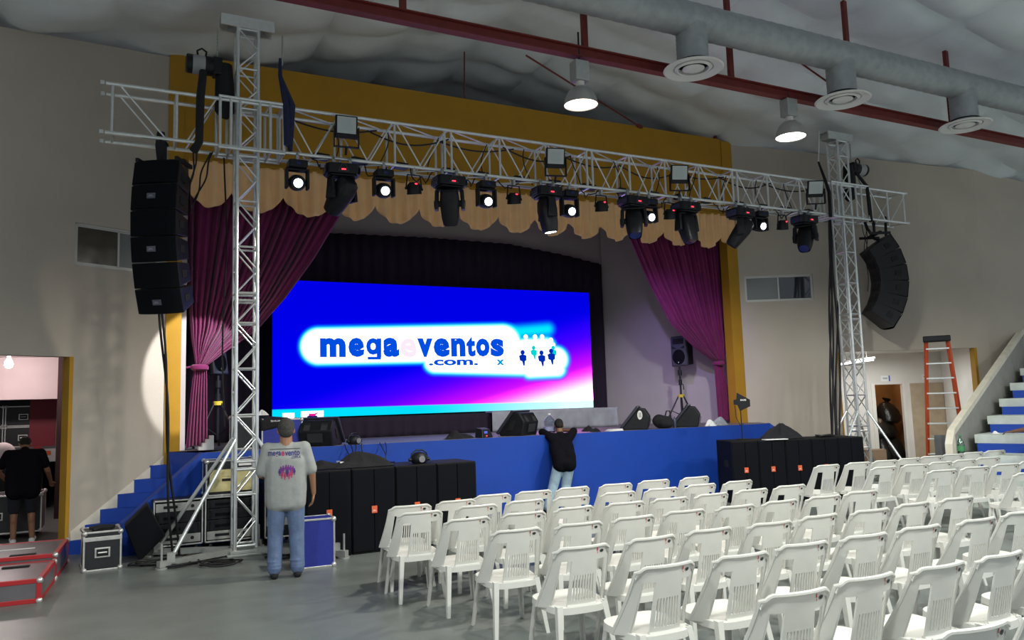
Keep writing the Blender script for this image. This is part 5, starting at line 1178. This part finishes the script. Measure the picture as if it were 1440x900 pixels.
# ================================================================== PEOPLE
def blob(name, mb, m, parent, voxel, smooth=4):
    o = mb.build(name, m, parent, smooth=True)
    q = o.modifiers.new('skin', 'REMESH'); q.mode = 'VOXEL'; q.voxel_size = voxel; q.use_smooth_shade = True
    s = o.modifiers.new('smooth', 'SMOOTH'); s.factor = .5; s.iterations = smooth
    return o
def person(label, loc_, rz, J, skin, shirt, pants, hair, shorts=False, width=1.0, shoe=BLACKM, hem=.10, sleeve=.62, hs=1.0):
    t = thing('person', label, 'person', loc_, rz); V3 = lambda k: Vector(J[k]); b = MB()
    pel, che, nek, hed = V3('pelvis'), V3('chest'), V3('neck'), V3('head'); W = width
    up = (hed-nek).normalized(); fw = Vector(J.get('face', (0, 1, 0))).normalized(); sd = fw.cross(up).normalized(); fw = up.cross(sd)
    HM = Matrix(((sd.x, fw.x, up.x), (sd.y, fw.y, up.y), (sd.z, fw.z, up.z)))
    def hp(x, y, z): return hed+HM @ Vector((x, y, z))*hs
    b.sphere(hp(0, -.005, .02), (.076*hs, .096*hs, .100*hs), 18, 12, HM); b.sphere(hp(0, .03, -.05), (.056*hs, .060*hs, .066*hs), 14, 10, HM)
    b.capsule(hp(0, .088, .012), hp(0, .104, -.022), .011, .016)                         # nose
    for s in (-1, 1):
        b.sphere(hp(s*.078, -.008, -.005), (.011, .021, .033), 8, 6, HM); b.sphere(hp(s*.032, .078, .018), .013, 8, 6); b.capsule(hp(s*.012, .088, .042), hp(s*.05, .074, .042), .010, .008)
    b.capsule(hp(-.022, .083, -.054), hp(.022, .083, -.054), .010, .010); b.sphere(hp(0, .075, -.092), .022, 8, 6)
    b.capsule(nek-up*.06, hed-up*.05, .062*hs, .058*hs)
    for s in (-1, 1):
        k = 'L' if s < 0 else 'R'; sh, el, wr = V3('shoulder'+k), V3('elbow'+k), V3('wrist'+k); hi, kn, an, to = V3('hip'+k), V3('knee'+k), V3('ankle'+k), V3('toe'+k)
        b.capsule(pel+Vector((s*.075*W, 0, 0)), che+Vector((s*.085*W, 0, 0)), .115*W, .115); b.capsule(che+Vector((s*.05, 0, .05)), sh, .09, .062); b.capsule(nek-Vector((0, 0, .06)), sh+Vector((0, 0, .005)), .05, .05)
        b.capsule(sh, el, .055, .041); b.capsule(el, wr, .042, .027)
        hd = Vector(J.get('hand'+k, wr-el)).normalized(); pn = Vector(J.get('palm'+k, (s, 0, 0))); ac = hd.cross(pn).normalized(); pn = ac.cross(hd).normalized()   # hd: along fingers, pn: back of hand
        for q in (-.026, -.009, .009, .026): b.capsule(wr+hd*.015+ac*q*.6, wr+hd*.085+ac*q, .015, .012)
        for q, L in ((-.028, .058), (-.0095, .072), (.0095, .076), (.028, .066)):
            p0 = wr+hd*.09+ac*q; p1 = p0+(hd-pn*.25).normalized()*L*.5; p2 = p1+(hd*.7-pn*.75).normalized()*L*.55; b.capsule(p0, p1, .0095, .009, 8); b.capsule(p1, p2, .009, .0075, 8)
        tq = J.get('thumb'+k, 1); p0 = wr+hd*.03+ac*.024*tq; p1 = p0+(hd*.6+ac*.75*tq-pn*.2).normalized()*.045; p2 = p1+(hd+ac*.1*tq-pn*.2).normalized()*.032; b.capsule(p0, p1, .013, .0105, 8); b.capsule(p1, p2, .0105, .0085, 8)
        b.capsule(hi, kn, .085*W, .056); b.capsule(kn, an, .055, .037); b.sphere(kn.lerp(an, .3)-Vector((0, .018, 0)), (.05, .055, .10), 10, 8); b.capsule(an-Vector((0, 0, .035)), to, .040, .032)
    b.capsule(pel-Vector((.06, 0, .06)), pel+Vector((.06, 0, -.06)), .115, .115)
    blob('body', b, skin, t, .0085, 3)
    c = MB(); e = .018
    dn = (pel-che).normalized()
    for s in (-1, 1):
        k = 'L' if s < 0 else 'R'; sh, el = V3('shoulder'+k), V3('elbow'+k)
        c.capsule(pel+dn*hem+Vector((s*.082*W, 0, 0)), pel+Vector((s*.082*W, 0, .08)), .108*W+e, .115*W+e); c.capsule(pel+Vector((s*.082*W, 0, .05)), che+Vector((s*.09*W, 0, 0)), .115*W+e, .112+e)
        c.capsule(che+Vector((s*.055, 0, .05)), sh, .085+e, .058+e); c.capsule(nek-up*.075, sh+Vector((0, 0, .006)), .045+e, .048+e)
        c.capsule(sh, sh.lerp(el, sleeve), .058+e, .054+e)
    c.capsule(nek-up*.09, nek-up*.015, .078, .068)
    axis = (che-pel).normalized(); q = Vector((0, 0, 1)).rotation_difference(axis).to_matrix(); mid = pel+dn*(hem+.03)
    for k5 in range(17):
        cc5 = mid.lerp(che+axis*.04, k5/16); c.sphere(cc5, ((.185 if k5 > 11 else .188*W)+e, .128+e, .075), 18, 10, q)
    c.sphere(che+axis*.10, (.15, .105, .09), 16, 10, q)
    sh_o = blob('shirt', c, shirt, t, .012, 14)
    c = MB()
    for s in (-1, 1):
        k = 'L' if s < 0 else 'R'; hi, kn, an = V3('hip'+k), V3('knee'+k), V3('ankle'+k)
        c.capsule(pel+Vector((s*.07*W, 0, .02)), hi, .112*W, .10*W)
        if shorts: c.capsule(hi, hi.lerp(kn, .95), .10*W, .085)
        else: c.capsule(hi, kn, .104*W, .088); c.capsule(kn, an+(kn-an)*.05, .087, .078)
        if not shorts: 
            for q in (.08, .16, .26): c.sphere(an.lerp(kn, q)+Vector((.012*math.sin(q*40), -.006, 0)), (.083, .086, .022), 12, 6)
    blob('trousers' if not shorts else 'shorts', c, pants, t, .012, 4)
    for s in (-1, 1):
        k = 'L' if s < 0 else 'R'; an, to = V3('ankle'+k), V3('toe'+k); c = MB(); dv = (to-an); c.capsule(an-Vector((0, 0, .045)), to+Vector((0, 0, .002)), .046, .040); c.capsule(an-Vector((0, .03, .05)), an-Vector((0, -.03, .05)), .044, .044); blob('shoe', c, shoe, t, .009, 3)
    c = MB(); c.sphere(hp(0, -.014, .030), (.083*hs, .098*hs, .096*hs), 20, 14, HM); c.sphere(hp(0, -.050, -.012), (.072*hs, .055*hs, .062*hs), 16, 10, HM); blob('hair', c, hair, t, .008, 2)
    return t, sh_o
GREYSH = mat('grey_tshirt', (.30, .315, .31), .9, noise=.05, scale=14, bump=.5, bscale=9)
JEANS = mat('blue_jeans', (.115, .165, .29), .85, noise=.12, scale=14, bump=.5, bscale=16)
LJEANS = mat('pale_jeans', (.30, .42, .52), .85, noise=.14, scale=14, bump=.5, bscale=16)
BLKSH = mat('black_tshirt', (.006, .006, .009), .95, bump=.4, bscale=10, spec=.1)
NAVYS = mat('dark_shorts', (.013, .014, .022), .9)
J1 = dict(pelvis=(0, 0, .93), chest=(0, 0, 1.27), neck=(0, .005, 1.50), head=(0, .02, 1.625), shoulderL=(-.20, 0, 1.43), shoulderR=(.20, 0, 1.43), elbowL=(-.275, .04, 1.14), elbowR=(.285, -.01, 1.14), wristL=(-.16, .27, 1.08), wristR=(.305, .05, .905), handR=(-.12, .10, -1), palmR=(1, .1, 0), handL=(.5, .8, .1), palmL=(-.3, .2, .9),
          hipL=(-.095, 0, .88), hipR=(.095, 0, .88), kneeL=(-.115, .02, .49), kneeR=(.115, .03, .49), ankleL=(-.125, -.02, .085), ankleR=(.125, -.01, .085), toeL=(-.15, .16, .045), toeR=(.15, .17, .045), face=(0, 1, -.12))
mx, my = 1.755, 9.25; az1 = math.atan2(mx, my)
man, shirt1 = person('person in a grey printed t-shirt and blue jeans standing beside the truss tower', (mx, my, 0), -az1, J1, SKIN, GREYSH, JEANS, HAIRG, width=1.08, hem=.10, sleeve=.86, hs=1.16)
# print on the back of the shirt, laid on its surface
bpy.context.view_layer.update()
dg = bpy.context.evaluated_depsgraph_get(); ev = shirt1.evaluated_get(dg); me = ev.to_mesh()
bvh = BVHTree.FromPolygons([v.co.copy() for v in me.vertices], [tuple(p.vertices) for p in me.polygons]); ev.to_mesh_clear()
def on_back(vs, off=.005):
    out = []
    for x, z in vs:
        hit = bvh.ray_cast(Vector((x, -2, z)), Vector((0, 1, 0)))[0]; out.append((x, (hit.y if hit else -.14)-off, z))
    return out
def back_text(mb, s, x0, x1, z0, z1, bold=.0):
    vs, fs = text_mesh(s, bold); ax, bx2 = min(v[0] for v in vs), max(v[0] for v in vs); ay, by2 = min(v[1] for v in vs), max(v[1] for v in vs)
    mb.add(on_back([(x0+(x-ax)/(bx2-ax)*(x1-x0), z0+(y-ay)/(by2-ay)*(z1-z0)) for x, y in vs]), fs)
INKB = mat('print_blue', (.035, .035, .16), .8); INKR = mat('print_pink', (.42, .03, .12), .8); INKV = mat('print_violet', (.16, .03, .22), .8); INKG = mat('print_grey', (.09, .09, .10), .8)
zt = 1.40
m = MB(); back_text(m, 'mega', -.195, -.055, zt-.066, zt, .02); back_text(m, 'vento', -.012, .150, zt-.052, zt+.006, .02); back_text(m, '.com.x', .055, .160, zt-.082, zt-.054, .01); m.build('shirt_lettering', INKB, shirt1)
m = MB(); back_text(m, 'e', -.050, -.017, zt-.052, zt, .03); m.build('shirt_lettering', INKR, shirt1)
m = MB(); m.add(on_back([(-.175+.33*i/20, zt+.030) for i in range(21)]+[(-.175+.33*i/20, zt+.020) for i in range(20, -1, -1)]), [tuple([i, i+1, 40-i, 41-i]) for i in range(20)]); m.build('shirt_rule', INKG, shirt1)
def fig(mb, x, z, h):
    q = [(0.07, -.02), (.10, -.12), (.06, -.22), (.16, -.30), (.16, -.62), (.07, -.70), (.05, -1), (-.05, -1), (-.07, -.70), (-.16, -.62), (-.16, -.30), (-.06, -.22), (-.10, -.12), (-.07, -.02)]
    mb.add(on_back([(x+a*h, z+b*h) for a, b in q], .006), [tuple(range(len(q)))])
for mm, lst in ((INKV, [(-.055, 1.235, .085), (-.03, 1.245, .085), (.05, 1.245, .085), (.075, 1.235, .085), (0, 1.255, .085), (.025, 1.25, .08)]), (INKR, [(-.045, 1.185, .085), (.06, 1.19, .085), (.032, 1.175, .085), (-.012, 1.172, .085)]), (INKB, [(-.07, 1.21, .075), (.09, 1.21, .075), (.012, 1.205, .085)])):
    m = MB()
    for x, z, h in lst: fig(m, x, z, h)
    m.build('shirt_emblem', mm, shirt1)
p2 = at(797, 657, 11.72)
J2 = dict(pelvis=(0, 0, .84), chest=(0, .20, 1.08), neck=(0, .31, 1.31), head=(0, .38, 1.44), shoulderL=(-.19, .27, 1.26), shoulderR=(.19, .27, 1.26), elbowL=(-.30, .53, 1.345), elbowR=(.30, .53, 1.345), wristL=(-.10, .72, 1.345), wristR=(.10, .70, 1.345), handL=(1, .25, 0), handR=(-1, .25, 0), palmL=(0, 0, 1), palmR=(0, 0, 1),
          hipL=(-.09, 0, .80), hipR=(.09, 0, .80), kneeL=(-.20, .0, .44), kneeR=(.03, .05, .44), ankleL=(-.33, -.12, .085), ankleR=(-.02, -.05, .085), toeL=(-.35, .06, .045), toeR=(-.01, .13, .045), face=(0, .9, -.25))
person('person in a black shirt and pale jeans leaning with both elbows on the stage edge', (p2.x+.02, 11.84, 0), R(-20), J2, SKIND, BLKSH, LJEANS, HAIRB, width=1.0, hem=.07, sleeve=.85)
J3 = dict(pelvis=(0, 0, .90), chest=(0, .10, 1.18), neck=(0, .20, 1.38), head=(0, .30, 1.46), shoulderL=(-.21, .14, 1.32), shoulderR=(.21, .14, 1.32), elbowL=(-.34, .28, 1.06), elbowR=(.31, .20, 1.04), wristL=(-.22, .46, .90), wristR=(.36, .40, .86), handR=(.1, .8, -.3), palmR=(0, .2, 1), handL=(.1, .8, -.3), palmL=(0, .2, 1),
          hipL=(-.10, 0, .86), hipR=(.10, 0, .86), kneeL=(-.11, .04, .48), kneeR=(.11, .05, .48), ankleL=(-.11, -.01, .085), ankleR=(.13, -.0, .085), toeL=(-.13, .17, .045), toeR=(.15, .18, .045), face=(0, .7, -.7))
person('person in black shirt and dark shorts stooping over a flight case in the store room', (-1.20, 14.10, 0), R(4), J3, SKIN, BLKSH, NAVYS, HAIRB, shorts=True, width=1.16, shoe=PAPER, hem=.12)
# spectator on the bleachers, mostly beyond the right edge
ps = base+U*(run*1+.20)+V*1.32; azs = math.atan2(-U.x, -U.y)
J4 = dict(pelvis=(0, 0, .10), chest=(0, .10, .46), neck=(0, .14, .69), head=(0, .19, .83), shoulderL=(-.20, .12, .61), shoulderR=(.20, .12, .61), elbowL=(-.34, .10, .36), elbowR=(.36, .02, .42), wristL=(-.20, .32, .22), wristR=(.58, -.06, .38), handR=(1, -.1, -.1), palmR=(0, .1, 1), handL=(.3, .8, -.2), palmL=(0, .2, 1),
          hipL=(-.10, .03, .08), hipR=(.10, .03, .08), kneeL=(-.16, .47, .14), kneeR=(.18, .47, .14), ankleL=(-.16, .52, -.27), ankleR=(.2, .55, -.27), toeL=(-.17, .70, -.315), toeR=(.22, .73, -.315), face=(0, 1, -.1))
person('person in dark clothes seated on the bleachers at the right edge', (ps.x, ps.y, bench_z(2)), -azs, J4, SKIND, NAVYS, mat('navy_trousers', (.015, .02, .06), .85), HAIRB)
# ================================================================== WHITE PLASTIC CHAIRS
def back_pt(u, v):
    """u across -1..1, v up from the seat 0..1"""
    wd = .222+.050*(1-v)**1.5
    top = -.030*max(0, abs(u)-.55)**2/.2 if v > .9 else 0
    z = .405+.43*v+(-.045*max(0, (abs(u)-.72)/.28)**2 if v > .93 else 0)*1
    y = -.235-.055*(v-.5)+.05*u*u+.13*(1-v)**1.3*max(0, (abs(u)-.5)/.5)**1.5+.035*(1-v)
    return Vector((u*wd, y, z))
us = [-1, -.88, -.76, -.70, -.60, -.50, -.42]; n_s = 8; a = -.33; w = .66/(2*n_s-1)
us += [a+w*i for i in range(2*n_s)]
us += [.42, .50, .60, .70, .76, .88, 1]
us = sorted(us); vs_ = [0, .06, .12, .18, .28, .38, .48, .54, .60, .70, .775, .83, .88, .94, .97, 1.0]
def solid(uc, vc):
    if abs(uc) > .76 or vc > .79: return True
    if abs(uc) > .42: return False
    if vc < .13: return True
    lim = .55-.05*(1-(uc/.42)**2)
    if vc > .54: return True
    k = (uc-a)/w
    return not (0 <= k < 2*n_s-1 and int(k) % 2 == 0)
m = MB(); P = {}; vs2 = []; fs2 = []
def idx(i, j):
    if (i, j) not in P: P[(i, j)] = len(vs2); vs2.append(back_pt(us[i], vs_[j]))
    return P[(i, j)]
for i in range(len(us)-1):
    for j in range(len(vs_)-1):
        if solid((us[i]+us[i+1])/2, (vs_[j]+vs_[j+1])/2): fs2.append((idx(i, j), idx(i+1, j), idx(i+1, j+1), idx(i, j+1)))
# thickness: front sheet, back sheet and the rims between them
def thick(vs, fs, th):
    from collections import Counter
    ed = Counter()
    for f in fs:
        for q in range(len(f)): ed[(f[q], f[(q+1) % len(f)])] += 1
    nv = len(vs); nor = [Vector() for _ in vs]
    for f in fs:
        n = (vs[f[1]]-vs[f[0]]).cross(vs[f[2]]-vs[f[0]]).normalized()
        for q in f: nor[q] += n
    out = list(vs)+[v-n.normalized()*th for v, n in zip(vs, nor)]
    ff = list(fs)+[tuple(q+nv for q in reversed(f)) for f in fs]
    for (p, q) in ed:
        if (q, p) not in ed: ff.append((q, p, p+nv, q+nv))
    return out, ff
v3, f3 = thick(vs2, fs2, -.012)
m.add(v3, f3)
# rolled top edge and stiffening rims
tp = [back_pt(-1+2*i/24, 1.0)+Vector((0, -.012, -.004)) for i in range(25)]
left = [back_pt(-1, v)+Vector((0, -.008, 0)) for v in (.0, .2, .4, .6, .8, .92)]; right = [Vector((-p.x, p.y, p.z)) for p in left]
m.tube(left+tp[1:-1]+right[::-1], .0125, 7)
m.tube([back_pt(u, .0)+Vector((0, -.006, .01)) for u in [-.42+.84*i/10 for i in range(11)]], .017, 7)
for s in (-1, 1): m.tube([back_pt(s*.42, v)+Vector((0, -.006, 0)) for v in (0, .2, .4, .6, .79)], .007, 6); m.tube([back_pt(s*.76, v)+Vector((0, -.006, 0)) for v in (0, .2, .4, .6, .79)], .006, 6)
m.tube([back_pt(u, .79)+Vector((0, -.006, 0)) for u in [-.76+1.52*i/12 for i in range(13)]], .006, 6)
t = thing('plastic_chair', 'white plastic chair', 'chair', (0, 0, 0), 0, 'white plastic chairs facing the stage')
bk = m.build('backrest', PLASTIC, t, smooth=True)
m = MB(); m.m = 0
def mark(mb, u0, u1, v0, v1): mb.add([back_pt(u0, v0)+Vector((0, -.016, 0)), back_pt(u1, v0)+Vector((0, -.016, 0)), back_pt(u1, v1)+Vector((0, -.016, 0)), back_pt(u0, v1)+Vector((0, -.016, 0))], [(0, 1, 2, 3)])
mark(m, .44, .48, .905, .955); mark(m, .455, .475, .86, .89); m.m = 1; mark(m, .56, .72, .880, .915); mark(m, .60, .68, .870, .922)
m.build('printed_mark', [mat('mark_red', (.45, .05, .04), .6), mat('mark_black', (.03, .03, .03), .6)], bk)
# seat
rows = []; NS = 18
def seat_pt(a_, r): 
    c, s_ = math.cos(a_), math.sin(a_); sx = math.copysign(abs(c)**.55, c)*.235*r; sy = math.copysign(abs(s_)**.55, s_)*.225*r
    return (sx*(1+.06*(sy/.225)), sy+.005, .432-.020*(1-r*r)*(1 if r < 1 else 0)+.012*(sy/.225))
for r, dz in ((.0, 0), (.35, 0), (.7, 0), (.93, 0), (1.0, -.006), (1.02, -.05), (.985, -.05), (.97, -.015), (.0, -.015)):
    rows.append([Vector(seat_pt(2*math.pi*i/36, r))+Vector((0, 0, dz)) for i in range(37)])
MB().grid(rows).build('seat', PLASTIC, t, smooth=True)
for sx in (-1, 1):
    for sy in (-1, 1):
        x0, y0 = sx*.195, .19*sy; x1, y1 = sx*.235, (.245 if sy > 0 else -.275); m = MB(); pr = []
        for f in (0, .25, .5, .75, 1):
            x, y, z = x0+(x1-x0)*f, y0+(y1-y0)*f, .425*(1-f); wq = .038-.014*f; pr.append([Vector((x-sx*wq, y+sy*.006, z)), Vector((x+sx*.006, y+sy*.006, z)), Vector((x+sx*.006, y-sy*wq*1.1, z)), Vector((x-sx*.006, y-sy*wq*1.1, z)), Vector((x-sx*.006, y-sy*.006, z)), Vector((x-sx*wq, y-sy*.006, z)), Vector((x-sx*wq, y+sy*.006, z))])
        m.grid(pr); m.add(pr[0][:6], [tuple(range(6))]); m.add(pr[-1][:6], [tuple(range(5, -1, -1))])
        m.build('leg', PLASTIC, t, smooth=True)
ROWS = [  # x of each chair back, y of the row: measured on the photograph
    (8.20, [2.77, 3.32, 3.86, 4.39, 4.93, 5.53, 6.13, 6.75], [9.21, 9.83, 10.37, 10.91, 11.45, 11.99, 12.53, 13.10]),
    (7.45, [2.68, 3.32, 3.90, 4.46, 5.05, 5.64, 6.23, 6.81], [9.45, 10.05, 10.61, 11.15, 11.72]),
    (6.67, [2.88, 3.45, 4.02, 4.60, 5.15, 5.71, 6.29, 6.88], [9.55, 10.20, 10.85, 11.45]),
    (5.80, [2.95, 3.53, 4.10, 4.68, 5.25, 5.82, 6.40, 6.98], [9.90]),
    (4.88, [2.99, 3.60, 4.17, 4.77, 5.36, 5.95, 6.57, 7.20], []),
    (4.03, [3.08, 3.67, 4.27, 4.87, 5.48, 6.13, 6.75], []),
    (3.12, [3.20, 3.78, 4.36, 4.94, 5.54], []),
    (2.25, [2.75, 3.35, 3.95], [])]
rr = random.Random(11); first = True
for r_, (Y, A, B) in enumerate(ROWS):
    for blk, xs in ((0, A), (1, B)):
        for k, x in enumerate(xs):
            dy = {(0, 0, 0): -.30, (0, 0, 1): -.22, (1, 0, 0): -.10}.get((r_, blk, k), 0)
            ang = R(rr.uniform(-5, 1) if blk == 0 else rr.uniform(-13, -6)); yb = Y+dy+(rr.uniform(-.03, .03))
            lc = (x-.255*math.sin(ang)*1, yb+.255*math.cos(ang), 0)
            lab = 'white plastic chair, %s from left, %s row from stage, %s' % (ORD[k], ORD[r_], 'large block' if blk == 0 else 'block beyond the aisle')
            if first: t.location = lc; t.rotation_euler.z = ang; t['label'] = lab; first = False
            else: dup(t, lc, ang, lab)
